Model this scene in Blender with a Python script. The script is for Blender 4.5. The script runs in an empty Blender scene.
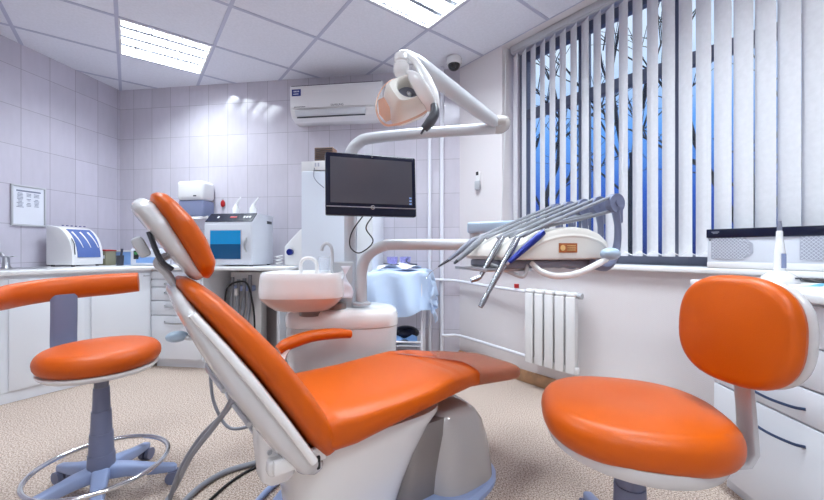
import bpy, bmesh, math, random
from mathutils import Vector, Matrix
random.seed(7)
PI = math.pi
SC = bpy.context.scene
COL = SC.collection
F = 824 * 16 / 36
EYE = 1.0

def at(u, v, Y):
    """world point seen at pixel (u, v) when it lies Y metres ahead of the camera"""
    return Vector(((u - 412) / F * Y, Y, EYE - (v - 250) / F * Y))

# ------------------------------------------------------------------ materials
def lin(c):
    return tuple(((x / 255) / 12.92 if x / 255 <= .04045 else ((x / 255 + .055) / 1.055) ** 2.4) for x in c) + (1,)

def nodes(name):
    m = bpy.data.materials.new(name)
    m.use_nodes = True
    nt = m.node_tree
    return m, nt, nt.nodes['Principled BSDF'], nt.nodes['Material Output']

def mat(name, rgb, rough=.45, metal=0, bump=None, coat=0, spec=.5, emit=None, es=0, vary=None, trans=0):
    m, nt, b, out = nodes(name)
    b.inputs['Base Color'].default_value = lin(rgb)
    b.inputs['Roughness'].default_value = rough
    b.inputs['Metallic'].default_value = metal
    b.inputs['Coat Weight'].default_value = coat
    b.inputs['Coat Roughness'].default_value = .08
    b.inputs['Specular IOR Level'].default_value = spec
    b.inputs['Transmission Weight'].default_value = trans
    if emit:
        b.inputs['Emission Color'].default_value = lin(emit)
        b.inputs['Emission Strength'].default_value = es
    tc = nt.nodes.new('ShaderNodeTexCoord')
    if bump:
        n = nt.nodes.new('ShaderNodeTexNoise'); n.inputs['Scale'].default_value = bump[0]; n.inputs['Detail'].default_value = 3
        nt.links.new(tc.outputs['Object'], n.inputs['Vector'])
        bp = nt.nodes.new('ShaderNodeBump'); bp.inputs['Strength'].default_value = bump[1]; bp.inputs['Distance'].default_value = .002
        nt.links.new(n.outputs['Fac'], bp.inputs['Height']); nt.links.new(bp.outputs['Normal'], b.inputs['Normal'])
    if vary:
        n = nt.nodes.new('ShaderNodeTexNoise'); n.inputs['Scale'].default_value = vary[0]; n.inputs['Detail'].default_value = 4
        nt.links.new(tc.outputs['Object'], n.inputs['Vector'])
        r = nt.nodes.new('ShaderNodeValToRGB')
        k = vary[1]
        r.color_ramp.elements[0].position = .35; r.color_ramp.elements[1].position = .65
        r.color_ramp.elements[0].color = lin(tuple(max(0, c * (1 - k)) for c in rgb))
        r.color_ramp.elements[1].color = lin(tuple(min(255, c * (1 + k)) for c in rgb))
        nt.links.new(n.outputs['Fac'], r.inputs['Fac']); nt.links.new(r.outputs['Color'], b.inputs['Base Color'])
    return m

def film(name, rgb, alpha=.3, rough=.1, tint=(255, 255, 255)):
    """thin see-through plastic: part transparent, part glossy coloured sheet"""
    m, nt, b, out = nodes(name)
    b.inputs['Base Color'].default_value = lin(rgb); b.inputs['Roughness'].default_value = rough
    t = nt.nodes.new('ShaderNodeBsdfTransparent'); t.inputs['Color'].default_value = lin(tint)
    mx = nt.nodes.new('ShaderNodeMixShader'); mx.inputs['Fac'].default_value = alpha
    nt.links.new(t.outputs[0], mx.inputs[1]); nt.links.new(b.outputs[0], mx.inputs[2]); nt.links.new(mx.outputs[0], out.inputs['Surface'])
    return m

def tile_mat(name, rgb, ox):
    m, nt, b, out = nodes(name)
    tc = nt.nodes.new('ShaderNodeTexCoord'); sx = nt.nodes.new('ShaderNodeSeparateXYZ'); cx = nt.nodes.new('ShaderNodeCombineXYZ')
    nt.links.new(tc.outputs['Object'], sx.inputs[0])
    a1 = nt.nodes.new('ShaderNodeMath'); a1.operation = 'SUBTRACT'; a1.inputs[1].default_value = ox
    a2 = nt.nodes.new('ShaderNodeMath'); a2.operation = 'SUBTRACT'; a2.inputs[1].default_value = .274
    nt.links.new(sx.outputs['X'], a1.inputs[0]); nt.links.new(sx.outputs['Z'], a2.inputs[0])
    nt.links.new(a1.outputs[0], cx.inputs['X']); nt.links.new(a2.outputs[0], cx.inputs['Y'])
    br = nt.nodes.new('ShaderNodeTexBrick'); br.offset = 0; br.squash = 1
    nt.links.new(cx.outputs[0], br.inputs['Vector'])
    br.inputs['Scale'].default_value = 1; br.inputs['Mortar Size'].default_value = .0022; br.inputs['Mortar Smooth'].default_value = .3
    br.inputs['Brick Width'].default_value = .21; br.inputs['Row Height'].default_value = .3114; br.inputs['Bias'].default_value = 0
    br.inputs['Color1'].default_value = lin(rgb); br.inputs['Color2'].default_value = lin(tuple(c * .955 for c in rgb))
    br.inputs['Mortar'].default_value = lin(tuple(c * .78 for c in rgb))
    n = nt.nodes.new('ShaderNodeTexNoise'); n.inputs['Scale'].default_value = 26; n.inputs['Detail'].default_value = 5
    mp = nt.nodes.new('ShaderNodeMapping'); mp.inputs['Scale'].default_value = (1, 1, .25)
    nt.links.new(tc.outputs['Object'], mp.inputs['Vector']); nt.links.new(mp.outputs[0], n.inputs['Vector'])
    mx = nt.nodes.new('ShaderNodeMix'); mx.data_type = 'RGBA'; mx.blend_type = 'MULTIPLY'; mx.inputs['Factor'].default_value = .16
    nt.links.new(br.outputs['Color'], mx.inputs['A']); nt.links.new(n.outputs['Color'], mx.inputs['B'])
    hs = nt.nodes.new('ShaderNodeRGBToBW')
    nt.links.new(n.outputs['Color'], hs.inputs[0]); nt.links.new(hs.outputs[0], mx.inputs['B'])
    nt.links.new(mx.outputs['Result'], b.inputs['Base Color'])
    b.inputs['Roughness'].default_value = .07; b.inputs['Specular IOR Level'].default_value = .55
    bp = nt.nodes.new('ShaderNodeBump'); bp.inputs['Strength'].default_value = .35; bp.inputs['Distance'].default_value = .002; bp.invert = True
    nt.links.new(br.outputs['Fac'], bp.inputs['Height']); nt.links.new(bp.outputs[0], b.inputs['Normal'])
    return m

def floor_mat():
    m, nt, b, out = nodes('speckled_carpet')
    tc = nt.nodes.new('ShaderNodeTexCoord')
    n = nt.nodes.new('ShaderNodeTexNoise'); n.inputs['Scale'].default_value = 160; n.inputs['Detail'].default_value = 3; n.inputs['Roughness'].default_value = .7
    nt.links.new(tc.outputs['Object'], n.inputs['Vector'])
    r = nt.nodes.new('ShaderNodeValToRGB'); e = r.color_ramp.elements
    e[0].position = .36; e[0].color = lin((104, 84, 74)); e[1].position = .62; e[1].color = lin((226, 212, 200))
    x = e.new(.48); x.color = lin((178, 156, 143))
    nt.links.new(n.outputs['Fac'], r.inputs['Fac']); nt.links.new(r.outputs['Color'], b.inputs['Base Color'])
    b.inputs['Roughness'].default_value = .75
    bp = nt.nodes.new('ShaderNodeBump'); bp.inputs['Strength'].default_value = .15; bp.inputs['Distance'].default_value = .003
    nt.links.new(n.outputs['Fac'], bp.inputs['Height']); nt.links.new(bp.outputs[0], b.inputs['Normal'])
    return m

def chevron_mat(name, rgb):
    m, nt, b, out = nodes(name)
    b.inputs['Base Color'].default_value = lin(rgb); b.inputs['Roughness'].default_value = .7
    tc = nt.nodes.new('ShaderNodeTexCoord'); mp = nt.nodes.new('ShaderNodeMapping'); mp.inputs['Scale'].default_value = (1, 1, 1)
    nt.links.new(tc.outputs['Object'], mp.inputs[0])
    s = nt.nodes.new('ShaderNodeSeparateXYZ'); nt.links.new(mp.outputs[0], s.inputs[0])
    pp = nt.nodes.new('ShaderNodeMath'); pp.operation = 'PINGPONG'; pp.inputs[1].default_value = .012; nt.links.new(s.outputs['X'], pp.inputs[0])
    ad = nt.nodes.new('ShaderNodeMath'); ad.operation = 'ADD'; nt.links.new(pp.outputs[0], ad.inputs[0]); nt.links.new(s.outputs['Z'], ad.inputs[1])
    p2 = nt.nodes.new('ShaderNodeMath'); p2.operation = 'PINGPONG'; p2.inputs[1].default_value = .006; nt.links.new(ad.outputs[0], p2.inputs[0])
    bp = nt.nodes.new('ShaderNodeBump'); bp.inputs['Strength'].default_value = .5; bp.inputs['Distance'].default_value = .15
    nt.links.new(p2.outputs[0], bp.inputs['Height']); nt.links.new(bp.outputs[0], b.inputs['Normal'])
    return m

M = dict(
    floor=floor_mat(),
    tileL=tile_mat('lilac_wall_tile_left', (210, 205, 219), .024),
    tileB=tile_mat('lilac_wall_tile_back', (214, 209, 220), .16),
    wallpaper=chevron_mat('pale_chevron_wallpaper', (222, 216, 218)),
    plain=mat('plain_wall_paint', (225, 222, 224), .8),
    ceil=mat('mineral_ceiling_tile', (226, 227, 236), .9, vary=(60, .012), bump=(300, .2)),
    tbar=mat('ceiling_grid_metal', (184, 186, 206), .5),
    orange=mat('orange_leatherette', (192, 82, 2), .36, bump=(420, .22), spec=.32),
    orange2=mat('orange_leatherette_worn', (188, 78, 3), .38, bump=(380, .25), spec=.32),
    white=mat('white_gloss_plastic', (232, 231, 232), .22, coat=.3),
    cream=mat('cream_plastic', (226, 222, 216), .3, coat=.2),
    shell=mat('white_seat_shell', (205, 203, 205), .25, coat=.4),
    cab=mat('white_laminate', (230, 233, 240), .35),
    counter=mat('white_worktop', (234, 234, 236), .25),
    metal=mat('brushed_steel', (190, 190, 194), .28, 1),
    chrome=mat('chrome', (215, 216, 220), .12, 1),
    grey=mat('grey_plastic', (120, 122, 138), .4),
    armgrey=mat('light_grey_enamel', (186, 187, 193), .3, coat=.3),
    taupe=mat('taupe_gloss_cover', (178, 172, 170), .2, coat=.5),
    taupe_d=mat('taupe_matt_panel', (128, 120, 118), .35),
    bluegrey=mat('blue_grey_base_plastic', (150, 166, 205), .4),
    postgrey=mat('stool_column_grey', (112, 118, 146), .42),
    hose=mat('grey_hose_rubber', (135, 137, 146), .45),
    black=mat('black_rubber', (22, 22, 26), .5),
    navy=mat('dark_navy_gloss', (18, 22, 44), .25, spec=.3),
    dark=mat('dark_grey_plastic', (58, 60, 70), .4),
    slat=mat('blind_fabric', (226, 226, 230), .75, vary=(40, .012)),
    frame=mat('window_frame_paint', (120, 124, 140), .5),
    pipe=mat('white_pipe_enamel', (228, 228, 236), .3),
    wood=mat('brown_baseboard_wood', (176, 136, 102), .5, vary=(12, .1)),
    red=mat('red_plastic', (170, 30, 34), .35),
    blue=mat('blue_anodised', (24, 40, 128), .28, .4),
    bluebox=mat('light_blue_plastic', (128, 166, 220), .35),
    khaki=mat('khaki_card', (138, 134, 112), .7),
    brown=mat('brown_grille', (126, 96, 76), .55),
    drape=mat('blue_nonwoven_drape', (196, 214, 240), .8, bump=(60, .2)),
    paper=mat('paper', (226, 228, 238), .7),
    ink=mat('ink', (120, 126, 150), .7),
    recess_shade=mat('recess_shade_grey', (170, 160, 162), .6),  # shade under the worktop, put into the colour
    dome=mat('smoked_dome', (14, 16, 24), .08, coat=.6),
    acflap=mat('ac_pale_grey', (210, 213, 218), .35),
    sticker=mat('blue_sticker', (26, 44, 120), .4),
    gold=mat('gold_print', (222, 184, 120), .4),
    label=mat('orange_brown_label', (168, 92, 40), .45),
    knob=mat('pale_blue_knob', (168, 188, 208), .35),
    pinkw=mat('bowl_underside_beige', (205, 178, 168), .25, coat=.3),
    screen=mat('monitor_glass', (74, 74, 84), .06, spec=.8, coat=.6),
    uvglass=mat('blue_lit_window', (4, 90, 140), .15, emit=(0, 138, 200), es=.45),
    uvdark=mat('blue_lit_shelf', (6, 60, 96), .2, emit=(0, 78, 130), es=.28),
    whwin=mat('blue_tinted_visor', (88, 110, 170), .12, coat=.4),
    display=mat('green_display', (20, 40, 30), .2, emit=(90, 200, 120), es=.3),
    bark=mat('wet_dark_bark', (26, 24, 30), .9),
    tipmetal=mat('handpiece_steel', (158, 160, 168), .25, 1),
    grille=mat('grille_grey', (176, 178, 192), .5),
    boxgrey=mat('silver_grey_housing', (212, 215, 224), .4),
    wave=mat('blue_wave_print', (90, 180, 220), .5),
    orangetint=mat('orange_tint_edge', (212, 168, 146), .2, coat=.4),
    bluesteel=mat('blue_steel_handle', (70, 86, 120), .3, .7),
    cabgrey=mat('pale_grey_laminate', (206, 211, 222), .35),
    ground=mat('snowy_ground', (90, 110, 170), .9),
)
M['clearbrown'] = film('clear_brown_foot_sheet', (196, 146, 116), .36, .08, (255, 226, 212))
M['clear'] = film('clear_plastic', (235, 240, 250), .25, .08)
M['violet'] = film('violet_tinted_plastic', (180, 180, 228), .32, .1, (236, 236, 252))
M['glass'] = film('window_glass', (200, 215, 235), .06, .03)
M['disp'] = film('smoky_dispenser_window', (140, 150, 185), .8, .15)
M['shield'] = film('amber_edged_shield', (238, 200, 180), .6, .08, (255, 225, 205))

# ------------------------------------------------------------------ mesh builder
def catmull(pts, k=6, closed=False):
    pts = [Vector(p) for p in pts]
    n = len(pts); out = []
    rng = range(n) if closed else range(n - 1)
    for i in rng:
        p0 = pts[(i - 1) % n] if closed or i > 0 else pts[0] * 2 - pts[1]
        p1 = pts[i]; p2 = pts[(i + 1) % n]
        p3 = pts[(i + 2) % n] if closed or i + 2 < n else pts[-1] * 2 - pts[-2]
        for j in range(k):
            t = j / k
            out.append(.5 * ((2 * p1) + (p2 - p0) * t + (2 * p0 - 5 * p1 + 4 * p2 - p3) * t * t + (3 * p1 - p0 - 3 * p2 + p3) * t ** 3))
    if not closed: out.append(pts[-1])
    return out

def superel(a, b, n=3.0, k=32, ph=0):
    o = []
    for i in range(k):
        t = 2 * PI * i / k + ph
        c, s = math.cos(t), math.sin(t)
        o.append((a * math.copysign(abs(c) ** (2 / n), c), b * math.copysign(abs(s) ** (2 / n), s)))
    return o

class MB:
    def __init__(s): s.bm = bmesh.new()
    def _add(s, tb, T=None):
        if T is not None: bmesh.ops.transform(tb, matrix=T, verts=tb.verts)
        bmesh.ops.recalc_face_normals(tb, faces=tb.faces)
        me = bpy.data.meshes.new('tmp'); tb.to_mesh(me); tb.free(); s.bm.from_mesh(me); bpy.data.meshes.remove(me)
        return s
    def box(s, c, d, rz=0, bev=0, seg=2, R=None):
        tb = bmesh.new(); bmesh.ops.create_cube(tb, size=1)
        bmesh.ops.scale(tb, vec=d, verts=tb.verts)
        if bev: bmesh.ops.bevel(tb, geom=tb.edges[:], offset=min(bev, min(d) * .49), segments=seg, profile=.5, affect='EDGES')
        T = Matrix.Translation(c) @ (R.to_4x4() if R is not None else Matrix.Rotation(rz, 4, 'Z'))
        return s._add(tb, T)
    def prism(s, poly, z0, z1, bev=0, seg=2, T=None):
        tb = bmesh.new()
        vs = [tb.verts.new((p[0], p[1], z0)) for p in poly]
        f = tb.faces.new(vs)
        r = bmesh.ops.extrude_face_region(tb, geom=[f])
        bmesh.ops.translate(tb, vec=(0, 0, z1 - z0), verts=[v for v in r['geom'] if isinstance(v, bmesh.types.BMVert)])
        if bev: bmesh.ops.bevel(tb, geom=tb.edges[:], offset=bev, segments=seg, profile=.5, affect='EDGES', clamp_overlap=True)
        return s._add(tb, T)
    def loft(s, rings, cap=True, T=None, closed=False):
        tb = bmesh.new(); R = [[tb.verts.new(p) for p in r] for r in rings]
        n = len(R[0]); m = len(R)
        for i in range(m if closed else m - 1):
            for j in range(n):
                tb.faces.new((R[i][j], R[i][(j + 1) % n], R[(i + 1) % m][(j + 1) % n], R[(i + 1) % m][j]))
        if cap and not closed:
            for r in (R[0], R[-1]):
                try: tb.faces.new(r)
                except ValueError: pass
        return s._add(tb, T)
    def tube(s, pts, r, n=12, k=0, closed=False, T=None, flat=None):
        pts = catmull(pts, k, closed) if k else [Vector(p) for p in pts]
        m = len(pts); rings = []
        rr = r if isinstance(r, (list, tuple)) else None
        prev = None
        for i, p in enumerate(pts):
            a = pts[(i - 1) % m] if closed or i > 0 else p
            b = pts[(i + 1) % m] if closed or i < m - 1 else p
            d = (b - a).normalized()
            if prev is None:
                up = Vector((0, 0, 1)) if abs(d.z) < .9 else Vector((1, 0, 0))
                x = d.cross(up).normalized()
            else:
                x = (prev - d * prev.dot(d)).normalized()
            prev = x; y = d.cross(x)
            if rr:
                f = i / max(1, m - 1) * (len(rr) - 1); q = min(int(f), len(rr) - 2); ri = rr[q] + (rr[q + 1] - rr[q]) * (f - q)
            else: ri = r
            fx, fy = flat if flat else (1, 1)
            rings.append([p + x * (ri * fx * math.cos(2 * PI * j / n)) + y * (ri * fy * math.sin(2 * PI * j / n)) for j in range(n)])
        return s.loft(rings, T=T, closed=closed)
    def cyl(s, a, b, r, r2=None, n=20): return s.tube([a, b], [r, r if r2 is None else r2], n)
    def lathe(s, prof, n=32, T=None):
        rings = [[(max(r, 1e-4) * math.cos(2 * PI * j / n), max(r, 1e-4) * math.sin(2 * PI * j / n), z) for j in range(n)] for r, z in prof]
        return s.loft(rings, T=T)
    def ball(s, c, d, n=20, T=None):
        tb = bmesh.new(); bmesh.ops.create_uvsphere(tb, u_segments=n, v_segments=n // 2 + 2, radius=1)
        bmesh.ops.scale(tb, vec=d, verts=tb.verts); bmesh.ops.translate(tb, vec=c, verts=tb.verts)
        return s._add(tb, T)
    def cushion(s, outline, z0, z1, er, dome=.01, dip=0, T=None):
        """padded slab: outline rounded at both rims, crown on top"""
        R = sum(math.hypot(*p) for p in outline) / len(outline)
        rings = []
        def ring(ins, z):
            k = 1 - ins / R
            rings.append([(p[0] * k, p[1] * k, z) for p in outline])
        er = min(er, (z1 - z0) / 2)
        ring(R * .6, z0); ring(er, z0)
        for i in range(1, 6):
            a = PI / 2 * i / 5; ring(er * (1 - math.sin(a)), z0 + er * (1 - math.cos(a)))
        for i in range(0, 7):
            a = PI / 2 * i / 6; ring(er * (1 - math.cos(a)), z1 - er + er * math.sin(a))
        for i in range(1, 9):
            f = i / 9; ring(er + (R - er) * f, z1 + dome * math.sin(f * PI / 2) - dip * math.sin(f * PI / 2) ** 3)
        return s.loft(rings, T=T)
    def grid(s, fn, nu, nv, T=None):
        tb = bmesh.new(); V = [[tb.verts.new(fn(i / nu, j / nv)) for j in range(nv + 1)] for i in range(nu + 1)]
        for i in range(nu):
            for j in range(nv): tb.faces.new((V[i][j], V[i + 1][j], V[i + 1][j + 1], V[i][j + 1]))
        return s._add(tb, T)
    def build(s, name, m, parent=None, loc=(0, 0, 0), rz=0, sharp=38, solid=0):
        bm = s.bm
        if solid: bmesh.ops.solidify(bm, geom=bm.faces[:], thickness=solid)
        for f in bm.faces: f.smooth = True
        for e in bm.edges:
            if len(e.link_faces) == 2 and e.calc_face_angle(0) > math.radians(sharp): e.smooth = False
        me = bpy.data.meshes.new(name); bm.to_mesh(me); bm.free()
        me.materials.append(M[m] if isinstance(m, str) else m)
        o = bpy.data.objects.new(name, me); COL.objects.link(o)
        o.location = loc; o.rotation_euler = (0, 0, rz)
        if parent is not None: o.parent = parent
        return o

def tag(o, label, cat, group=None, kind=None):
    if label: o['label'] = label
    if cat: o['category'] = cat
    if group: o['group'] = group
    if kind: o['kind'] = kind
    return o

def thing(name, label, cat, loc=(0, 0, 0), rz=0, group=None):
    o = bpy.data.objects.new(name, None); COL.objects.link(o)
    o.empty_display_size = .1
    o.location = loc; o.rotation_euler = (0, 0, rz)
    return tag(o, label, cat, group)

def struct(o):
    o['kind'] = 'structure'; return o

def dup(root, loc, rz, label=None, group=None):
    r = root.copy(); COL.objects.link(r); r.location = loc; r.rotation_euler = (0, 0, rz)
    if label: r['label'] = label
    if group: r['group'] = group
    for ch in list(root.children):
        c = ch.copy(); COL.objects.link(c); c.parent = r
        for g in ch.children:
            d = g.copy(); COL.objects.link(d); d.parent = c
    return r

def lettering(text, size, m, parent, T, name='lettering'):
    cu = bpy.data.curves.new('txt', 'FONT'); cu.body = text; cu.size = size; cu.align_x = 'CENTER'; cu.align_y = 'CENTER'; cu.extrude = .0006
    t = bpy.data.objects.new('txt', cu); COL.objects.link(t)
    bpy.context.view_layer.update()
    me = bpy.data.meshes.new_from_object(t.evaluated_get(bpy.context.evaluated_depsgraph_get()))
    bpy.data.objects.remove(t); bpy.data.curves.remove(cu)
    me.transform(T); me.materials.clear(); me.materials.append(M[m]); me.name = name
    o = bpy.data.objects.new(name, me); COL.objects.link(o); o.parent = parent
    return o

def RX(a): return Matrix.Rotation(a, 4, 'X')
def RY(a): return Matrix.Rotation(a, 4, 'Y')
def RZ(a): return Matrix.Rotation(a, 4, 'Z')
def TR(x, y, z): return Matrix.Translation((x, y, z))
def frame3(o, x, y, z):
    """4x4 matrix sending local axes to the given world axes"""
    x, y, z = Vector(x).normalized(), Vector(y).normalized(), Vector(z).normalized()
    return Matrix(((x.x, y.x, z.x, o[0]), (x.y, y.y, z.y, o[1]), (x.z, y.z, z.z, o[2]), (0, 0, 0, 1)))

# ------------------------------------------------------------------ room shell
H = 2.65
CL = Vector((-3.03, 3.80)); CR = Vector((.434, 3.336))
eb = (CR - CL).normalized(); LB = (CR - CL).length
el = Vector((-.13, -.9915)).normalized()
er_ = Vector((.61, -.79)).normalized(); nr = Vector((.79, .61)).normalized()
CW = CR + er_ * 3.3
C4 = CW + el * 2.6; C5 = CL + el * 5.6
rzb = math.atan2(eb.y, eb.x); rzl = math.atan2(el.y, el.x); rzr = math.atan2(er_.y, er_.x)
def onback(s, off=0): p = CL + eb * s; q = Vector((eb.y, -eb.x)); return p + q * off       # off: towards the room
def onleft(t, off=0): return CL + el * t + Vector((-el.y, el.x)) * off
def onright(s, off=0): return CR + er_ * s - nr * off

poly = [CL, CR, CW, C4, C5]
struct(MB().prism([p + (p - Vector((-.6, .8))).normalized() * .5 for p in poly], -.08, 0).build('floor', 'floor'))
struct(MB().box((LB / 2, .06, 1.4), (LB + .25, .12, 2.8)).build('wall_back', 'tileB', loc=(CL.x, CL.y, 0), rz=rzb))
struct(MB().box((2.8, -.06, 1.4), (5.7, .12, 2.8)).build('wall_left', 'tileL', loc=(CL.x, CL.y, 0), rz=rzl))
OX0, OX1, SZ = .48, 2.95, .887
w = MB().box((OX0 / 2, .19, 1.4), (OX0, .38, 2.8)).box(((OX0 + OX1) / 2, .19, SZ / 2), (OX1 - OX0, .38, SZ)).box(((OX1 + 3.3) / 2, .19, 1.4), (3.3 - OX1, .38, 2.8))
w.box(((OX0 + OX1) / 2, .19, 2.725), (OX1 - OX0, .38, .15))
struct(w.build('wall_right', 'wallpaper', loc=(CR.x, CR.y, 0), rz=rzr))
def plainwall(name, a, b):
    d = b - a; n = Vector((d.y, -d.x)).normalized() * -.06
    c = (a + b) / 2 + n
    return struct(MB().box((0, 0, 1.4), (d.length + .1, .12, 2.8)).build(name, 'plain', loc=(c.x, c.y, 0), rz=math.atan2(d.y, d.x)))
plainwall('wall_side', CW, C4); plainwall('wall_rear', C4, C5)
# baseboard under the window
struct(MB().box((1.65, -.009, .045), (3.3, .018, .09), bev=.004).build('baseboard_right', 'wood', loc=(CR.x, CR.y, 0), rz=rzr))

# ceiling: tiles in a metal grid turned to the window wall
CA = Vector((-2.09, 2.59)); g1 = -er_; g2 = nr; CELL = .615
def G(i, j): return CA + g1 * (CELL * i) + g2 * (CELL * j)
LIGHTS = [(0, 0), (-3, 2), (-3, -1), (-5, 2), (-7, 0), (-7, -3)]  # first two are in view; the others are unseen, added to brighten the room
cm = MB()
for i in range(-10, 5):
    for j in range(-5, 4):
        if (i, j) in LIGHTS: continue
        p = [G(i, j), G(i + 1, j), G(i + 1, j + 1), G(i, j + 1)]; c = sum(p, Vector((0, 0))) / 4
        cm.prism([c + (q - c) * .985 for q in p], H + .004, H + .02)
struct(cm.build('ceiling', 'ceil'))
tb_ = MB()
for i in range(-10, 6):
    a, b = G(i, -5), G(i, 4); c = (a + b) / 2
    tb_.box((c.x, c.y, H + .004), ((b - a).length, .024, .008), rz=math.atan2(g2.y, g2.x))
for j in range(-5, 5):
    a, b = G(-10, j), G(5, j); c = (a + b) / 2
    tb_.box((c.x, c.y, H + .0045), ((b - a).length, .024, .008), rz=math.atan2(g1.y, g1.x))
struct(tb_.build('trim_1', 'tbar'))

# ceiling lights: housing, louvre, tubes and a lamp inside
POWER = 9
LAMP = bpy.data.lights.new('fluorescent_glow', 'AREA'); LAMP.shape = 'RECTANGLE'; LAMP.size = .56; LAMP.size_y = .10; LAMP.energy = POWER; LAMP.color = (.83, .94, 1)
def ceiling_light():
    t = thing('ceiling_light', 'square louvred fluorescent ceiling light near the left corner of the room', 'light', (0, 0, H), 0, 'recessed louvred ceiling lights')
    s = .585; h = .10
    hs = MB()
    hs.box((0, 0, h), (s, s, .006))
    for a in range(4): hs.box((s / 2 * math.cos(a * PI / 2), s / 2 * math.sin(a * PI / 2), h / 2), (.004, s, h), rz=a * PI / 2)
    hs.build('housing', 'white', t)
    rim = MB()
    for a in range(4): rim.box((s / 2 * math.cos(a * PI / 2), s / 2 * math.sin(a * PI / 2), .000), (.014, s + .014, .006), rz=a * PI / 2)
    rim.build('rim', 'white', t)
    lv = MB()
    for k in range(5):
        y = -s / 2 + s * k / 4
        hw = .017 if 0 < k < 4 else .012
        lv.prism([(-hw, .018), (hw, .018), (hw * .35, .052), (-hw * .35, .052)], -s / 2, s / 2, T=frame3((0, y, 0), (0, 1, 0), (0, 0, 1), (1, 0, 0)))
    lv.build('reflector', 'louvre_grey', t)
    lv = MB()
    for k in range(7): lv.box((-s / 2 + s * k / 6, 0, .036), (.009, s, .030))
    lv.build('louvre', 'white', t)
    for k in range(4):
        y = -s / 2 + s * (k + .5) / 4
        MB().cyl((-s * .48, y, .078), (s * .48, y, .078), .013).build('tube', M['tube'], t)
        la = LAMP
        lo = bpy.data.objects.new('lamp_glow', la); COL.objects.link(lo); lo.location = (0, y, .062); lo.parent = t
    return t
M['louvre_grey'] = mat('louvre_aluminium', (150, 155, 165), .4, .6)
M['tube'] = mat('lit_fluorescent_tube', (255, 255, 255), .4, emit=(240, 246, 255), es=6)
def cellc(i, j): c = G(i + .5, j + .5); return (c.x, c.y, H)
rzc = math.atan2(g2.y, g2.x)
l0 = ceiling_light(); l0.location = cellc(0, 0); l0.rotation_euler.z = rzc
for (i, j), lb in zip(LIGHTS[1:], ['louvred ceiling light cut by the top of the picture, above the lamp arm', 'unseen louvred ceiling light above the left stool, added for room light',
                                  'unseen louvred ceiling light above the front right stool, added to brighten the window side', 'unseen louvred ceiling light right behind the camera, added for room light', 'unseen louvred ceiling light at the back of the room behind the camera, added for room light']):
    dup(l0, cellc(i, j), rzc, lb)

# window in the niche, sill, blind
wn = MB()
yf = .27
for x in (OX0 + .03, 1.02, 1.62, 2.25, OX1 - .03): wn.box((x, yf, (SZ + H) / 2), (.07, .06, H - SZ), bev=.006)
for z in (SZ + .045, 2.13, H - .03): wn.box(((OX0 + OX1) / 2, yf, z), (OX1 - OX0, .055, .08), bev=.006)
wo = struct(wn.build('window_1', 'frame', loc=(CR.x, CR.y, 0), rz=rzr))
struct(MB().box(((OX0 + OX1) / 2, yf, (SZ + H) / 2), (OX1 - OX0 - .02, .008, H - SZ - .02)).build('glass_pane', 'glass', wo))
struct(MB().box(((OX0 + OX1) / 2 - .0, .095, SZ + .006), (OX1 - OX0 + .08, .29, .03), bev=.008, seg=3).build('trim_2', 'counter', loc=(CR.x, CR.y, 0), rz=rzr))

bl = thing('vertical_blind', 'white vertical slat blind hanging in front of the window', 'blind', (CR.x, CR.y, 0), rzr)
r = MB().box((1.72, .10, 2.615), (2.42, .05, .05), bev=.006).box((1.72, .07, 2.622), (2.42, .01, .05), bev=.003)
r.build('head_rail', 'armgrey', bl)
ZB, ZT = .962, 2.585
first = None
xs = []
x = .535
while x < 2.9: xs.append(x); x += .082
for k, x in enumerate(xs):
    a = math.radians((-32 if x < 1.55 else -32 + (x - 1.55) * 22 if x < 2.1 else -20) + random.uniform(-2.5, 2.5))
    wv = .089
    def fn(u, v): 
        q = (u - .5) * wv
        return (q, .004 * (1 - (2 * u - 1) ** 2), ZB + (ZT - ZB) * v)
    b = MB().grid(fn, 6, 1)
    b.box((0, .002, ZB + .012), (wv * .94, .006, .02))
    s = b.build('slat', 'slat', bl, solid=.0012)
    s.location = (x, .10, 0); s.rotation_euler.z = a
zig = []
for k, x in enumerate(xs): zig += [(x - .02, .075, ZB + .006), (x + .018, .07, ZB + .03 if k % 1 == 0 else ZB)]
MB().tube(zig, .0025, 6).build('bottom_chain', 'white', bl)
MB().tube([(.50, .02, 2.58), (.495, .01, 1.9), (.478, 0, 1.4), (.465, -.02, 1.1)], .003, 6, k=6).build('pull_cord', 'white', bl)

# bare winter trees and ground outside
def tree(x, y, h, label, seed):
    rnd = random.Random(seed)
    b = MB()
    def br(p, d, l, r, lev):
        q = p + d * l + Vector((rnd.uniform(-.1, .1), rnd.uniform(-.1, .1), 0)) * l
        m_ = (p + q) / 2 + Vector((rnd.uniform(-.06, .06), rnd.uniform(-.06, .06), rnd.uniform(-.04, .04))) * l
        b.tube([p, m_, q], [r, r * .6], 5)
        if lev == 0: return
        for _ in range(3 if lev > 1 else 3):
            dd = (d + Vector((rnd.uniform(-.9, .9), rnd.uniform(-.9, .9), rnd.uniform(-.35, .7)))).normalized()
            br(p + (q - p) * rnd.uniform(.45, 1), dd, l * rnd.uniform(.55, .8), r * .5, lev - 1)
    br(Vector((0, 0, -1)), Vector((0, 0, 1)), h * .42, .09, 4)
    tag(b.build('bare_tree', 'bark', loc=(x, y, 0)), label, 'tree', 'bare trees outside the window')
for (u, d, h, lb, sd) in ((560, 5.4, 6.5, 'bare dark tree outside, behind the left end of the blind', 1), (640, 7.0, 8, 'bare dark tree outside, behind the middle of the blind', 3), (740, 4.6, 6, 'bare dark tree outside, behind the right end of the blind', 4)):
    tree((u - 412) / F * d, d, h, lb, sd)
g = MB().box((6, 7, -1.05), (14, 12, .1), rz=rzr); 
struct(g.build('ground', 'ground'))

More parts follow.
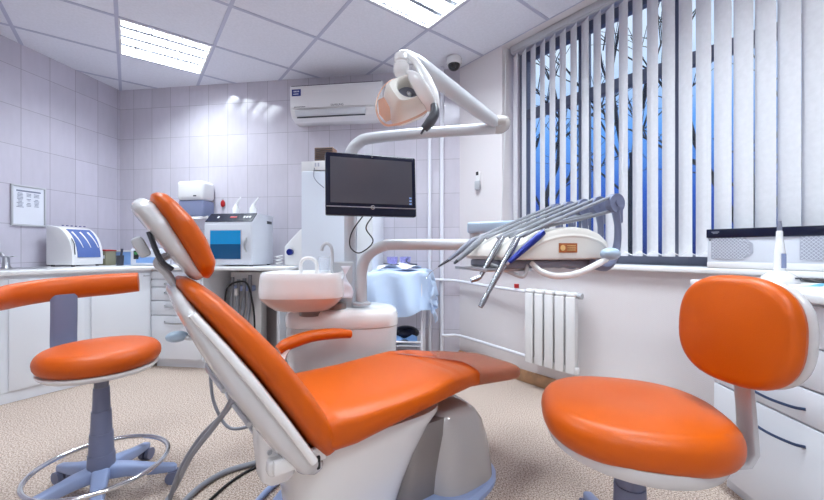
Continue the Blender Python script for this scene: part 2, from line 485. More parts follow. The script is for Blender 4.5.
# ------------------------------------------------------------------ wall-hung things
# heating pipes and radiator
def pipe(name, label, pts, r=.014, k=0):
    return tag(MB().tube(pts, r, 12, k).build(name, 'pipe'), label, 'pipe', 'white heating pipes')
p1 = onback(LB - .27, .05); p2 = onback(LB - .16, .05)
pipe('riser_pipe', 'left white vertical heating pipe on the tiles beside the corner', [(p1.x, p1.y, .0), (p1.x, p1.y, H)], .017)
pipe('riser_pipe', 'right white vertical heating pipe on the tiles, nearest the corner', [(p2.x, p2.y, .0), (p2.x, p2.y, H)], .017)
rs0 = .775; rad_off = .13
q0, q1, q2 = onright(.06, .05), onright(.5, .06), onright(rs0 - .02, .075)
pipe('radiator_pipe', 'upper white heating pipe running level into the top of the radiator', [(p1.x, p1.y - .03, .735), (p2.x + .05, p2.y - .03, .73), (q0.x, q0.y, .72), (q1.x, q1.y, .70), (q2.x, q2.y, .695)], .013, 4)
pipe('radiator_pipe', 'lower white heating pipe bending along the wall to the radiator bottom', [(p2.x, p2.y - .03, .235), (p2.x + .05, p2.y - .03, .235), (q0.x, q0.y, .235), (q1.x, q1.y, .225), (q2.x, q2.y, .22)], .013, 4)
rad = thing('radiator', 'white five-section radiator on the wall under the window', 'radiator', (*onright(rs0, 0), 0), rzr)
for k in range(5):
    b = MB()
    xc = .038 + .0775 * k
    b.box((xc, -.118, .445), (.064, .016, .50), bev=.007, seg=3)
    b.box((xc, -.075, .44), (.02, .08, .48), bev=.004)
    b.box((xc, -.085, .706), (.062, .08, .034), bev=.014, seg=3)
    b.box((xc, -.075, .70), (.06, .03, .03), bev=.012, seg=3).box((xc, -.075, .21), (.066, .05, .05), bev=.012, seg=3)
    b.build('section', 'white', rad)
MB().cyl((.382, -.075, .70), (.405, -.075, .70), .02).build('end_cap', 'armgrey', rad)
MB().box((.1, -.02, .6), (.03, .04, .04)).box((.28, -.02, .6), (.03, .04, .04)).build('bracket', 'armgrey', rad)
vp = q2 + er_ * -.07
MB().cyl((-.10, -.075, .715), (-.10, -.075, .745), .018).build('valve_cap', 'red', rad)

rc = onright(.234, .012)
t = thing('remote_control', 'small white remote in a wall holder right of the corner', 'remote control', (rc.x, rc.y, 1.6), rzr)
MB().box((0, 0, 0), (.042, .022, .15), bev=.008).build('body', 'white', t)
MB().box((0, -.006, -.045), (.05, .03, .075), bev=.006).build('holder', 'armgrey', t)
MB().box((0, -.012, .055), (.026, .004, .03)).build('display', 'black', t)

# air conditioner
p = onback(2.39, 0)
ac = thing('air_conditioner', 'white split air conditioner high on the tiled back wall', 'air conditioner', (p.x, p.y, 2.343), rzb)
prof = [(0, -.155), (-.10, -.155), (-.165, -.13), (-.195, -.075), (-.205, .12), (-.195, .155), (0, .155)]
W = .86
b = MB(); b.prism([(a, c) for a, c in prof], -W / 2, W / 2, .006, 2, T=frame3((0, 0, 0), (0, 1, 0), (0, 0, 1), (1, 0, 0)))
b.build('casing', 'white', ac)
b = MB(); b.box((0, -.2015, .035), (W - .03, .008, .19), bev=.003, R=Matrix.Rotation(math.radians(-3), 3, 'X'))
b.build('front_panel', 'white', ac)
b = MB(); b.box((-.05, -.196, -.098), (W - .2, .008, .055), bev=.003, R=Matrix.Rotation(math.radians(22), 3, 'X'))
b.build('air_flap', 'acflap', ac)
MB().box((-.05, -.180, -.132), (W - .22, .006, .012), R=Matrix.Rotation(math.radians(25), 3, 'X')).build('air_slot', 'dark', ac)
MB().box((0, -.17, .146), (W - .02, .055, .012)).build('top_grille', 'dark', ac)
s = MB().box((-W / 2 + .065, -.2075, .085), (.085, .003, .06)).build('sticker', 'sticker', ac)
bb = MB()
for q in range(4): bb.box((-W / 2 + .045 + q * .014, -.2095, .095), (.008, .002, .012))
bb.box((-W / 2 + .062, -.2095, .072), (.05, .002, .006)); bb.build('print', 'paper', s)
lettering('SAMSUNG', .026, 'dark', ac, frame3((0.02, -.2115, -.045), (1, 0, 0), (0, 0, 1), (0, -1, 0)))
b = MB()
for q in range(9): b.box((-W / 2 + .05 + q * .012, -.2105, -.047), (.008, .002, .006))
b.build('small_print', 'dark', ac)

# security camera dome
cpos = at(454, 62, 3.15)
sc_ = thing('security_camera', 'white dome security camera on the ceiling near the corner', 'camera', (cpos.x, cpos.y, H), 0)
MB().lathe([(.001, 0), (.062, 0), (.066, -.008), (.066, -.045), (.06, -.055), (.052, -.058), (.001, -.058)], 28).build('housing', 'white', sc_)
MB().lathe([(.001, -.108), (.02, -.105), (.038, -.095), (.05, -.075), (.052, -.056), (.001, -.056)], 28).build('dome', 'dome', sc_)

# framed notice on left wall
a, b_ = onleft(.937, 0), onleft(.694, 0); c = (a + b_) / 2
fr = thing('framed_notice', 'framed sheet with a printed table on the left tiled wall', 'notice', (c.x, c.y, 1.358), rzl + PI)
b = MB()
for z in (-.157, .157): b.box((0, -.008, z), (.245, .014, .014), bev=.003)
for x in (-.1155, .1155): b.box((x, -.008, 0), (.014, .014, .314), bev=.003)
b.build('frame', 'armgrey', fr)
MB().box((0, -.005, 0), (.22, .004, .302)).build('sheet', 'paper', fr)
b = MB()
b.box((0, -.0078, .118), (.17, .001, .012)); b.build('printed_heading', 'ink', fr)
rr = random.Random(3)
for x, w_ in ((-.06, .05), (.0, .035), (.055, .04)):
    b = MB()
    for k in range(11):
        if x < -.05 or rr.random() < .75: b.box((x, -.0078, .098 - k * .011), (w_ * rr.uniform(.5, 1), .001, .0045))
    b.build('printed_column', 'ink', fr)

# paper towel dispenser
p = onback(.945, 0)
d = thing('towel_dispenser', 'white paper towel dispenser with smoky lower half on back wall', 'dispenser', (p.x, p.y, 1.485), rzb)
MB().box((0, -.10, .085), (.275, .19, .185), bev=.035, seg=4).build('cover', 'white', d)
MB().box((0, -.095, -.085), (.265, .17, .16), bev=.02, seg=3).build('window', 'disp', d)
MB().tube([(-.13, -.11, -.16), (-.08, -.18, -.185), (0, -.20, -.178), (.08, -.18, -.185), (.13, -.11, -.16)], .014, 10, k=4, flat=(1, .6)).box((0, -.10, -.172), (.25, .16, .014), bev=.005).build('tray', 'white', d)
MB().box((.06, -.197, .03), (.03, .004, .012)).build('latch', 'dark', d)

p = onback(1.165, 0)
t = thing('hanging_tag', 'small red drop-shaped tag on the back wall right of the dispenser', 'tag', (p.x, p.y, 1.46), rzb)
MB().ball((0, -.012, 0), (.024, .01, .036), 16).build('drop', 'red', t)
MB().cyl((0, -.01, .03), (0, -.01, .055), .004).cyl((0, -.012, -.03), (0, -.012, -.075), .003).build('hook', 'metal', t)

# ------------------------------------------------------------------ left and back worktop, base cabinets
ZC = .862
dF = Vector((-.50, -.866))
B0 = Vector((-2.215, 3.11))
def faceat(u):                       # point of the cabinet face line seen at column u
    k = (u - 412) / F
    t = (k * B0.y - B0.x) / (dF.x - k * dF.y)
    return B0 + dF * t
nF = Vector((.866, -.5))
endx = onback(2.12, .02)
cend = onback(2.12, .60)
Bc = B0 + nF * .02 + Vector((.012, -.02))
A0 = B0 + dF * 1.62
ct = MB().prism([A0 + nF * .02, Bc, cend, endx, onback(.005, .01), onleft(1.95, .01)], ZC - .03, ZC, .006, 2)
tag(ct.build('worktop', 'counter'), 'white worktop running along the left and back walls', 'worktop')
# corner cabinet with doors
cb = thing('base_cabinet', 'white base cabinet with wide doors under the left worktop', 'cabinet', (0, 0, 0))
b = MB().prism([A0, B0, B0 + Vector((-.14, .5)), onleft(.75, .02), onleft(1.95, .02)], .07, ZC - .031)
b.build('carcass', 'cab', cb)
MB().prism([A0 + nF * -.004, B0 + nF * -.004, B0 + Vector((-.05, .06)), A0 + Vector((-.05, .06))], 0, .068).build('plinth', 'cab', cb)
for u0, u1, hu in ((90, 149, 134), (7.5, 84, 14), (-140, 0, -20)):
    a, e = faceat(u0), faceat(u1); c = (a + e) / 2; L_ = (e - a).length
    T = frame3((c.x, c.y, 0), (e - a).to_3d(), -nF.to_3d(), (0, 0, 1))
    b = MB(); b.box((0, -.009, .445), (L_ - .006, .018, .725), bev=.003)
    o = b.build('door', 'cab', cb); o.matrix_local = T
    h = MB(); h.tube([(L_ * .38, -.018, .785), (L_ * .39, -.035, .785), (L_ * .47, -.035, .785), (L_ * .475, -.018, .785)], .004, 8)
    h.build('handle', 'metal', o)
# drawer unit
du = thing('drawer_unit', 'white five-drawer unit below the back worktop, left of the sterilizer', 'drawer unit', (B0.x, B0.y, 0), rzb)
DW = .475
MB().box((DW / 2, .26, .4495), (DW, .50, .759)).build('carcass', 'cab', du)
MB().box((DW / 2, .28, .034), (DW - .02, .46, .066)).build('plinth', 'cab', du)
for z0, z1, hz in ((.755, .818, .78), (.69, .75, .715), (.575, .685, .64), (.452, .57, .53), (.085, .447, .395)):
    o = MB().box((DW / 2, .002, (z0 + z1) / 2), (DW - .012, .018, z1 - z0 - .004), bev=.003).build('drawer', 'cab', du)
    MB().tube([(DW * .28, -.008, hz), (DW * .33, -.026, hz - .006), (DW * .5, -.034, hz - .010), (DW * .67, -.026, hz - .006), (DW * .72, -.008, hz)], .006, 8, k=4, flat=(1, 1.3)).build('handle', 'metal', o)
# end leg of the worktop
lg = at(281, 290, 2.98)
tag(MB().box((lg.x, lg.y + .25, (ZC - .03) / 2), (.03, .46, ZC - .032), rz=rzb, bev=.003).build('support_panel', 'armgrey'), 'grey end panel carrying the right end of the back worktop', 'panel')
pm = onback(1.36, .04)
tag(MB().box((0, 0, .415), (1.26, .02, .83)).build('recess_shade_sheet', 'recess_shade', loc=(pm.x + .03, pm.y, 0), rz=rzb), 'taupe grey sheet added as shade at the back of the knee space under the worktop', 'panel')  # sheet added over the tiles; its taupe colour stands for the recess shade
# suction unit hung in the knee space
su = at(243, 300, 3.3)
sn = thing('suction_unit', 'white wall-hung suction unit with grey hoses under the back worktop', 'suction unit', (su.x, su.y, 0), rzb)
MB().box((.02, .06, .42), (.30, .10, .76), bev=.01).build('cabinet', 'white', sn)
MB().box((.02, -.02, .66), (.20, .06, .05), bev=.008).build('hose_rack', 'bluegrey', sn)
for k, (x, zt) in enumerate(((-.07, .76), (-.01, .74), (.045, .75), (.10, .78))):
    MB().tube([(x, -.05, zt), (x, -.05, .66), (x - .01, -.05, .5), (x - .03, -.055, .28), (x - .02, -.03, .1)], .016, 10, k=4).build('hose', 'hose', sn)
MB().tube([(-.02, -.07, .66), (-.02, -.07, .60)], .018, 10).build('nozzle_cap', 'white', sn)
MB().tube([(-.14, -.06, .50), (-.10, -.08, .66), (.0, -.09, .72), (.10, -.09, .70), (.15, -.085, .5), (.16, -.08, .32), (.14, -.06, .2)], .008, 8, k=5).build('power_cable', 'black', sn)

# faucet
fp = at(6, 268, 2.72)
t = thing('faucet', 'dark chrome basin faucet with lever on the left worktop', 'faucet', (fp.x, fp.y, ZC), 0)
MB().lathe([(.001, 0), (.03, 0), (.028, .01), (.022, .02), (.02, .085), (.016, .095), (.001, .095)], 20).tube([(0, 0, .06), (-.04, .0, .11), (-.10, 0, .12), (-.15, 0, .08)], .012, 10, k=4).build('body', 'metal', t)
MB().tube([(0, 0, .09), (.04, -.01, .088), (.085, -.015, .092)], .008, 8, flat=(1.6, .5)).build('lever', 'metal', t)
sk = at(2, 270, 2.66)
t2 = thing('sink', 'steel sink set into the left end of the worktop', 'sink', (sk.x, sk.y - .02, ZC), math.radians(60))
ring = [[(x * k, y * k, z) for x, y in superel(.22, .15, 5, 40)] for k, z in ((1.08, .001), (1.08, .004), (1.0, .004), (.97, -.02))]
MB().loft(ring, cap=False).build('rim', 'metal', t2)
ring = [[(x * k, y * k, z) for x, y in superel(.22, .15, 5, 40)] for k, z in ((1, .003), (.97, .0025), (.6, .002), (.05, .0015))]
MB().loft(ring).build('basin', 'metal', t2)

# white visor device on the left worktop
vp_ = Vector((-3.05, 3.05))
wd = thing('light_cure_cabinet', 'white curved cabinet with blue tinted visor on the left worktop', 'dental device', (vp_.x, vp_.y, ZC), rzl + PI / 2)
# local x: away from wall (depth), local y: far along wall
D_, Wd = .255, .265
prof = [(0, .012), (D_, .012), (D_, .075)] + [(.055 + (D_ - .055) * math.cos(a), .075 + .265 * math.sin(a)) for a in [PI / 2 * k / 9 for k in range(1, 10)]] + [(0, .345)]
Tm = frame3((0, 0, 0), (1, 0, 0), (0, 0, 1), (0, 1, 0))
MB().prism(prof, 0, Wd, .008, 2, T=Tm).build('casing', 'white', wd)
arc = [(.055 + (D_ - .055 + .004) * math.cos(a), .075 + .269 * math.sin(a)) for a in [PI / 2 * k / 10 for k in range(0, 8)]]
vis = MB()
def vf(u, v):
    f = u * (len(arc) - 1); q = min(int(f), len(arc) - 2); p0, p1 = arc[q], arc[q + 1]; s_ = f - q
    return (p0[0] + (p1[0] - p0[0]) * s_, .04 + v * (Wd - .07), p0[1] + (p1[1] - p0[1]) * s_)
vis.grid(vf, 14, 2); vz = vis.build('visor', 'whwin', wd, solid=.003)
b = MB()
for k in range(3):
    y = .062 + .065 * k
    b.tube([(vf(f, 0)[0] + .003, y + .06 * (1 - f) ** 1.3 - .01, vf(f, 0)[2] + .002) for f in (.28, .42, .55, .68, .78, .84)], [.003, .008], 6, k=3, flat=(1, .4))
b.build('white_arc_marks', 'white', vz)
b = MB()
for k in range(6): b.cyl((.09, .06 + k * .036, .343), (.09, .06 + k * .036, .349), .008, n=10)
b.build('button', 'blue', wd)
MB().tube([(D_ + .004, .018, .10), (D_ - .005, .018, .19), (D_ - .03, .018, .235)], .0035, 6).build('door_seam', 'dark', wd)
for x in (.03, D_ - .03):
    for y in (.03, Wd - .03): MB().cyl((x, y, 0), (x, y, .014), .012, n=10).build('foot', 'black', wd)

def small_box(name, label, cat, u, Y, w_, d_, h, m, lid=None, rz=rzb):
    p = at(u, 0, Y)
    t = thing(name, label, cat, (p.x, p.y, ZC), rz)
    MB().box((0, 0, h / 2), (w_, d_, h), bev=.004).build('body', m, t)
    if lid: MB().box((0, 0, h + .006), (w_ + .006, d_ + .006, .012), bev=.003, R=Matrix.Rotation(.06, 3, 'Y')).build('lid', lid, t)
    return t
t = small_box('card_box', 'small khaki box with red lid beside the white visor cabinet', 'box', 107, 3.36, .085, .10, .13, 'khaki', 'red')
MB().box((0, -.0515, .075), (.06, .002, .03)).build('printed_panel', 'paper', t)
t = thing('tray_box', 'low light blue tray box at the back corner of the worktop', 'box', (*at(127, 0, 3.5).to_2d(), ZC), rzb)
MB().box((0, 0, .06), (.27, .18, .12), bev=.008).build('body', 'bluebox', t)
MB().box((0, 0, .128), (.285, .195, .014), bev=.005).build('rim', 'white', t)
t = thing('pen_cup', 'dark cup with tall tools before the blue tray box', 'cup', (*at(120, 0, 3.27).to_2d(), ZC))
MB().lathe([(.001, 0), (.026, 0), (.03, .09), (.026, .09), (.024, .01), (.001, .01)], 20).build('cup', 'dark', t)
MB().tube([(0, 0, .012), (.02, 0, .15)], .009, 8).tube([(0, .004, .012), (.012, .01, .13)], .007, 8).build('tool', 'dark', t)
t = thing('lab_device', 'low grey white device with a small green display behind the headrest', 'dental device', (*at(151, 0, 3.30).to_2d(), ZC), rzb)
MB().box((0, 0, .075), (.25, .18, .15), bev=.016, seg=3).build('casing', 'boxgrey', t)
MB().box((-.06, -.0915, .095), (.05, .005, .075), bev=.002).build('bezel', 'black', t)
MB().box((-.06, -.0945, .11), (.032, .003, .024)).build('display', 'display', t)
MB().box((.03, -.091, .05), (.18, .004, .05)).build('front_window', 'bluebox', t)

# UV sterilizer
p0 = at(204.8, 0, 3.12)
uv = thing('sterilizer', 'grey white sterilizer with a glowing blue window on the back worktop', 'sterilizer', (p0.x, p0.y, ZC), rzb)
w_, h_, d_ = .435, .36, .34
b = MB(); b.prism([(0, .012), (d_, .012), (d_, .452), (.085, .452), (0, .375)], 0, w_, .005, 2, T=frame3((0, 0, 0), (0, 1, 0), (0, 0, 1), (1, 0, 0)))
b.build('casing', 'boxgrey', uv)
dr = MB().box((w_ / 2, -.006, .19), (w_ - .01, .014, .335), bev=.006).build('door', 'boxgrey', uv)
MB().box((w_ / 2 - .015, -.0145, .185), (.29, .006, .25), bev=.003).build('window_frame', 'armgrey', dr)
MB().box((w_ / 2 - .015, -.0185, .245), (.275, .004, .115)).build('lit_window_upper', 'uvglass', dr)
MB().box((w_ / 2 - .015, -.0185, .125), (.275, .004, .125)).build('lit_window_lower', 'uvdark', dr)
MB().tube([(w_ - .045, -.013, .24), (w_ - .05, -.035, .20), (w_ - .05, -.035, .16), (w_ - .045, -.013, .12)], .006, 8, k=4).build('handle', 'metal', dr)
cpR = Matrix.Rotation(math.atan2(.077, .085), 3, 'X')
cp = MB().box((w_ / 2, .0405, .4150), (w_ - .01, .108, .008), R=cpR).build('control_panel', 'navy', uv)
b = MB()
for x in (.10, .34, .365, .39): b.box((x, .0385, .4180), (.016, .024, .006), R=cpR)
b.build('button', 'white', cp)
MB().box((.24, .0385, .4180), (.06, .02, .005), R=cpR).build('red_display', 'red', cp)
MB().box((w_ + .001, .27, .385), (.004, .08, .025)).build('side_vent', 'dark', uv)
for x in (.03, w_ - .03):
    for y in (.03, d_ - .03): MB().cyl((x, y, 0), (x, y, .015), .014, n=10).build('foot', 'dark', uv)
zt = ZC + .453
def bottle(u, Y, h, tilt, label):
    p = at(u, 0, Y)
    t = thing('plastic_bottle', label, 'bottle', (p.x, p.y, zt), 0, 'white plastic bottles on the sterilizer')
    b = MB().lathe([(.001, 0), (.03, 0), (.032, .01), (.032, .06), (.02, .08), (.012, .1), (.012, .1)], 18)
    b.build('body', 'white', t)
    MB().tube([(0, 0, .098), (tilt * .3, 0, h * .7), (tilt, 0, h)], [.012, .006], 10, k=3).build('spout', 'white', t)
bottle(236, 3.34, .17, .045, 'white squeeze bottle with a thin leaning spout on the sterilizer, left of two')
bottle(253, 3.34, .165, .05, 'white squeeze bottle on the sterilizer, right of two')
p = at(246, 0, 3.29)
tag(MB().box((p.x, p.y, zt + .008), (.20, .08, .014), rz=rzb, bev=.006).build('plastic_tray', 'clear'), 'shallow clear tray lying on top of the sterilizer', 'tray')
# sloped white device beside the tall cabinet
p = at(288, 0, 3.22)
t = thing('mixing_device', 'white sloped device with blue knob beside the tall cabinet', 'dental device', (p.x - .02, p.y, ZC), rzb)
MB().prism([(-.015, .0), (.16, .0), (.16, .33), (.12, .31), (-.015, .17)], 0, .2, .012, 3, T=frame3((0, 0, 0), (1, 0, 0), (0, 0, 1), (0, 1, 0))).build('casing', 'white', t)
MB().cyl((.045, .0, .12), (.045, -.025, .12), .028).build('knob', 'blue', t)
p = at(279, 0, 3.2)
cpts = [(p.x + .03 * math.cos(a * .9), p.y + .035 * math.sin(a * .9), ZC + .006 + .004 * a) for a in range(22)]
tag(MB().tube(cpts, .0045, 6, k=3).build('coiled_cable', 'white'), 'white cable coil lying between sterilizer and sloped device', 'cable')

# tall white cabinet right of the worktop
tx0, tx1 = at(301, 0, 3.05), at(374, 0, 3.02)
tc_ = thing('tall_cabinet', 'tall white cabinet standing behind the monitor pole', 'cabinet', (tx0.x, tx0.y, 0), rzb)
TW = tx1.x - tx0.x
MB().box((TW / 2, .22, .85), (TW, .40, 1.62), bev=.004).build('carcass', 'cab', tc_)
MB().box((TW / 2, .22, .02), (TW - .03, .36, .04)).build('plinth', 'dark', tc_)
MB().box((TW * .39, .010, .85), (TW * .78 - .006, .018, 1.60), bev=.003).build('door', 'cabgrey', tc_)
MB().box((TW * .89, .010, .85), (TW * .22 - .006, .018, 1.60), bev=.003).build('door', 'acflap', tc_)
zt2 = 1.661
p = at(320.5, 0, 3.06)
t = thing('vent_box', 'small brown grilled box on white base atop the tall cabinet', 'box', (p.x, p.y, zt2), rzb)
MB().box((.03, .03, .04), (.18, .12, .078), bev=.004).build('base', 'white', t)
b = MB().box((.035, .03, .135), (.16, .10, .11), bev=.004); b.build('casing', 'brown', t)
b = MB()
for k in range(6): b.box((.035, -.022, .092 + k * .017), (.15, .006, .006))
b.build('grille', 'dark', t)
b = MB()
for k in range(2): b.box((-.03 + k * .025, -.031, .045), (.014, .004, .03))
b.build('socket', 'grille', t)
MB().tube([(-.04, -.03, .02), (-.04, -.045, -.05), (-.01, -.05, -.10), (.05, -.05, -.15)], .004, 6, k=4).build('cord', 'grey', t)
p = at(309, 0, 3.2)
tag(MB().box((p.x + .02, p.y, zt2 + .05), (.13, .12, .1), rz=rzb, bev=.004).build('carton', 'white'), 'plain white carton atop the tall cabinet, left of the brown box', 'box')

# ------------------------------------------------------------------ instrument cart with drape
cx0, cx1, cy = -.285, .085, 2.78
ca = thing('instrument_cart', 'white tubular cart under the pale blue drape', 'cart', ((cx0 + cx1) / 2, cy + .19, 0), rzb * .6)
cw, cd = .38, .36
for sx in (-1, 1):
    for sy in (-1, 1):
        o = MB().cyl((sx * cw / 2, sy * cd / 2, .04), (sx * cw / 2, sy * cd / 2, .79), .011).build('leg', 'pipe', ca)
        MB().cyl((sx * cw / 2 - .01, sy * cd / 2, .025), (sx * cw / 2 + .01, sy * cd / 2, .025), .025).build('caster', 'dark', o)
for z in (.27, .79):
    b = MB().box((0, 0, z), (cw, cd, .008))
    for s_ in (-1, 1): b.cyl((-cw / 2, s_ * cd / 2, z + .03), (cw / 2, s_ * cd / 2, z + .03), .008).cyl((s_ * cw / 2, -cd / 2, z + .03), (s_ * cw / 2, cd / 2, z + .03), .008)
    b.build('shelf', 'pipe', ca)
zd = .838
def drape(u, v):
    x, y = (u - .5) * (cw + .56), (v - .5) * (cd + .74)
    hx, hy = cw / 2 + .02, cd / 2 + .02
    ox, oy = max(0, abs(x) - hx), max(0, abs(y) - hy)
    sx, sy = math.copysign(1, x), math.copysign(1, y)
    dd = math.hypot(ox, oy) if ox and oy else ox + oy
    fx = min(abs(x), hx) * sx + sx * min(ox, .3) * .10 * (1 + .6 * math.sin(y * 34) * 1.8) + (sx * .05 if ox and oy else 0)
    fy = min(abs(y), hy) * sy + sy * min(oy, .3) * .08 * (1 + 2.2 * math.sin(x * 27 + 1 + y * 5)) + (sy * .04 if ox and oy else 0)
    z = zd - dd * (.90 + .12 * math.sin(x * 9 + 2)) + .006 * math.sin(x * 23) * math.cos(y * 19)
    return (fx, fy, z)
o = MB().grid(drape, 40, 40).build('drape', 'drape', loc=ca.location, rz=rzb * .6, sharp=180)
tag(o, 'pale blue disposable drape hanging over the instrument cart', 'drape')
def gcup(x, y, label):
    t = tag(MB().lathe([(.001, 0), (.036, 0), (.046, .095), (.042, .095), (.033, .006), (.001, .006)], 20).build('plastic_cup', 'violet', loc=(ca.location.x + x, ca.location.y + y, zd + .012)), label, 'cup', 'violet cups on the drape')
gcup(-.06, .0, 'violet tinted plastic cup on the drape, left of two'); gcup(.045, -.005, 'violet tinted plastic cup on the drape, right of two')
b = MB().grid(lambda u, v: (-.17 + .34 * u, -.17 + .15 * v, zd + .014 + .05 * math.sin(u * 5 + v * 2) ** 2 * (1 - abs(u - .5))), 12, 8)
tag(b.build('napkin', 'paper', loc=(ca.location.x, ca.location.y, 0), sharp=180), 'crumpled white napkin in front of the violet cups', 'napkin')
lx = ca.location
tag(MB().tube([(lx.x - .12, lx.y - .14, zd + .06), (lx.x - .06, lx.y - .16, zd + .052), (lx.x + .0, lx.y - .15, zd + .05)], .005, 6, k=3).build('dental_probe', 'dark'), 'thin dark instrument lying left on the draped cart', 'instrument', 'dark instruments on the drape')
tag(MB().tube([(lx.x + .07, lx.y - .02, zd + .10), (lx.x + .055, lx.y - .07, zd + .075), (lx.x + .09, lx.y - .13, zd + .055), (lx.x + .14, lx.y - .15, zd + .05)], .006, 6, k=4).build('forceps', 'dark'), 'curved dark forceps lying right on the draped cart', 'instrument', 'dark instruments on the drape')
tag(MB().ball((lx.x + .05, lx.y - .02, .335), (.11, .09, .055), 16).build('cloth_bundle', 'navy'), 'dark blue bundle on the lower shelf of the cart', 'bundle')
def pk(u, v): return (lx.x - .16 + .3 * u, lx.y - .17 + .12 * v, .285 + .035 * (math.sin(7 * u + 3 * v) ** 2) + .03 * v)
tag(MB().grid(pk, 14, 8).build('packet', 'bluebox', sharp=180), 'crumpled light blue packet before the dark bundle on the lower shelf', 'packet')

# ------------------------------------------------------------------ dental chair
CH = Vector((-.42, 1.295)); crz = math.radians(36.5)
ch = thing('dental_chair', 'reclined orange dental chair with white shell in the middle of the room', 'dental chair', (CH.x, CH.y, 0), crz)
def interp(tab, x):
    for (a, *va), (b, *vb) in zip(tab, tab[1:]):
        if x <= b:
            f = (x - a) / (b - a); f = max(0, min(1, f)); f = f * f * (3 - 2 * f) if False else f
            return [p + (q - p) * f for p, q in zip(va, vb)]
    return list(tab[-1][1:])
# seat and leg rest: s, half width, top z, bottom z, centre y
ST = [(-.005, .20, .48, .42, 0), (.01, .235, .50, .365, 0), (.05, .258, .51, .352, 0), (.12, .266, .507, .356, 0), (.28, .264, .505, .382, 0), (.42, .262, .512, .40, 0), (.55, .25, .522, .412, 0), (.66, .225, .512, .418, -.01), (.8, .195, .488, .405, -.03), (.95, .165, .464, .385, -.045), (1.0, .155, .456, .382, -.05), (1.03, .135, .445, .392, -.05), (1.04, .09, .43, .41, -.05)]
def seat_rings(s0, s1, n, grow=0, exp=3.4):
    rings = []
    for i in range(n + 1):
        s = s0 + (s1 - s0) * i / n
        hw, zt, zb, cy_ = interp(ST, s)
        hw += grow; zt += grow; zb -= grow
        c = (zt + zb) / 2; hh = (zt - zb) / 2
        ring = []
        for x, y in superel(hw, hh, exp, 40):
            dish = -.014 * (1 - (x / hw) ** 2) if y > 0 else 0
            ring.append((s, cy_ + x, c + y + dish * (1 if s < .6 else .4)))
        rings.append(ring)
    return rings
MB().loft(seat_rings(-.005, 1.04, 74)).build('seat_cushion', 'orange', ch, sharp=60)
sr_ = seat_rings(.655, 1.012, 16, .004)
sr_ = [[(p[0] - max(0, (.78 - p[0])) * 1.1 * max(-.3, (p[1] + .06) / .22), p[1], p[2] + .002) for p in r_] for r_ in sr_]
MB().loft(sr_, cap=False).build('foot_sheet', 'clearbrown', ch, sharp=60, solid=.001)
# backrest along p, front normal n
P_ = Vector((-.50, 0, .866)).normalized(); N_ = Vector((P_.z, 0, -P_.x))
Bo = Vector((.014, 0, .338))
def back_rings(tab, n, exp):
    rings = []
    q0, q1 = tab[0][0], tab[-1][0]
    for i in range(n + 1):
        q = q0 + (q1 - q0) * i / n
        hw, n0, n1 = interp(tab, q)
        c = Bo + P_ * q + N_ * ((n0 + n1) / 2); hh = (n1 - n0) / 2
        rings.append([c + Vector((0, x, 0)) + N_ * y for x, y in superel(hw, hh, exp, 40)])
    return rings
BT = [(-0.01, 0.19, 0.03, 0.07), (0.015, 0.235, 0.005, 0.09), (0.08, 0.258, -0.002, 0.098), (0.2, 0.262, -0.006, 0.096), (0.37, 0.255, -0.014, 0.082), (0.49, 0.235, -0.026, 0.06), (0.59, 0.205, -0.036, 0.035), (0.64, 0.175, -0.042, 0.016), (0.67, 0.13, -0.036, 0.0), (0.68, 0.08, -0.026, -0.012)]
MB().loft(back_rings(BT, 56, 3.2)).build('backrest_cushion', 'orange', ch, sharp=60)
BS = [(-0.03, 0.16, -0.02, 0.01), (-0.02, 0.21, -0.045, 0.02), (0.03, 0.245, -0.07, 0.014), (0.15, 0.25, -0.085, 0.004), (0.35, 0.243, -0.09, -0.004), (0.49, 0.222, -0.085, -0.018), (0.61, 0.185, -0.075, -0.03), (0.655, 0.15, -0.065, -0.034), (0.67, 0.1, -0.055, -0.038)]
MB().loft(back_rings(BS, 48, 3.6)).build('backrest_shell', 'shell', ch, sharp=60)
BF = [(0.05, 0.262, -0.03, 0.004), (0.2, 0.266, -0.034, 0.0), (0.37, 0.259, -0.042, -0.008), (0.49, 0.239, -0.05, -0.02), (0.6, 0.205, -0.06, -0.034)]
MB().loft(back_rings(BF, 30, 5)).build('backrest_rim', 'white', ch, sharp=60)
# ribs moulded into the shell back
b = MB()
for q, wd_ in ((.12, .17), (.24, .18), (.36, .16)):
    c = Bo + P_ * q + N_ * -.092
    b.tube([c + Vector((0, -wd_, .004)), c + P_ * .03 + N_ * -.004, c + Vector((0, wd_, .004))], .008, 8, k=6)
b.build('shell_rib', 'armgrey', ch)
# headrest
P2 = Vector((-.455, 0, .89)).normalized(); N2 = Vector((P2.z, 0, -P2.x))
Ho = Vector((-.330, 0, 1.038))
HT = [(-.138, .028, -.004, .006), (-.126, .07, -.016, .022), (-.1, .096, -.024, .040), (-.03, .114, -.028, .048), (.04, .116, -.028, .043), (.1, .10, -.028, .028), (.13, .076, -.026, .016), (.142, .034, -.018, .0)]
def head_rings(tab, n, exp, dn=0, dq=0):
    rings = []
    q0, q1 = tab[0][0], tab[-1][0]
    for i in range(n + 1):
        q = q0 + (q1 - q0) * i / n
        hw, n0, n1 = interp(tab, q)
        c = Ho + P2 * (q + dq) + N2 * ((n0 + n1) / 2 + dn); hh = (n1 - n0) / 2
        rings.append([c + Vector((0, x, 0)) + N2 * y for x, y in superel(hw, hh, exp, 36)])
    return rings
hr = MB().loft(head_rings(HT, 40, 2.6)).build('headrest_cushion', 'orange', ch, sharp=60)
HS = [(-.13, .028, -.03, -.008), (-.118, .07, -.042, -.008), (-.03, .104, -.058, -.012), (.06, .106, -.07, -.014), (.112, .086, -.078, -.02), (.132, .06, -.076, -.03), (.142, .025, -.062, -.04)]
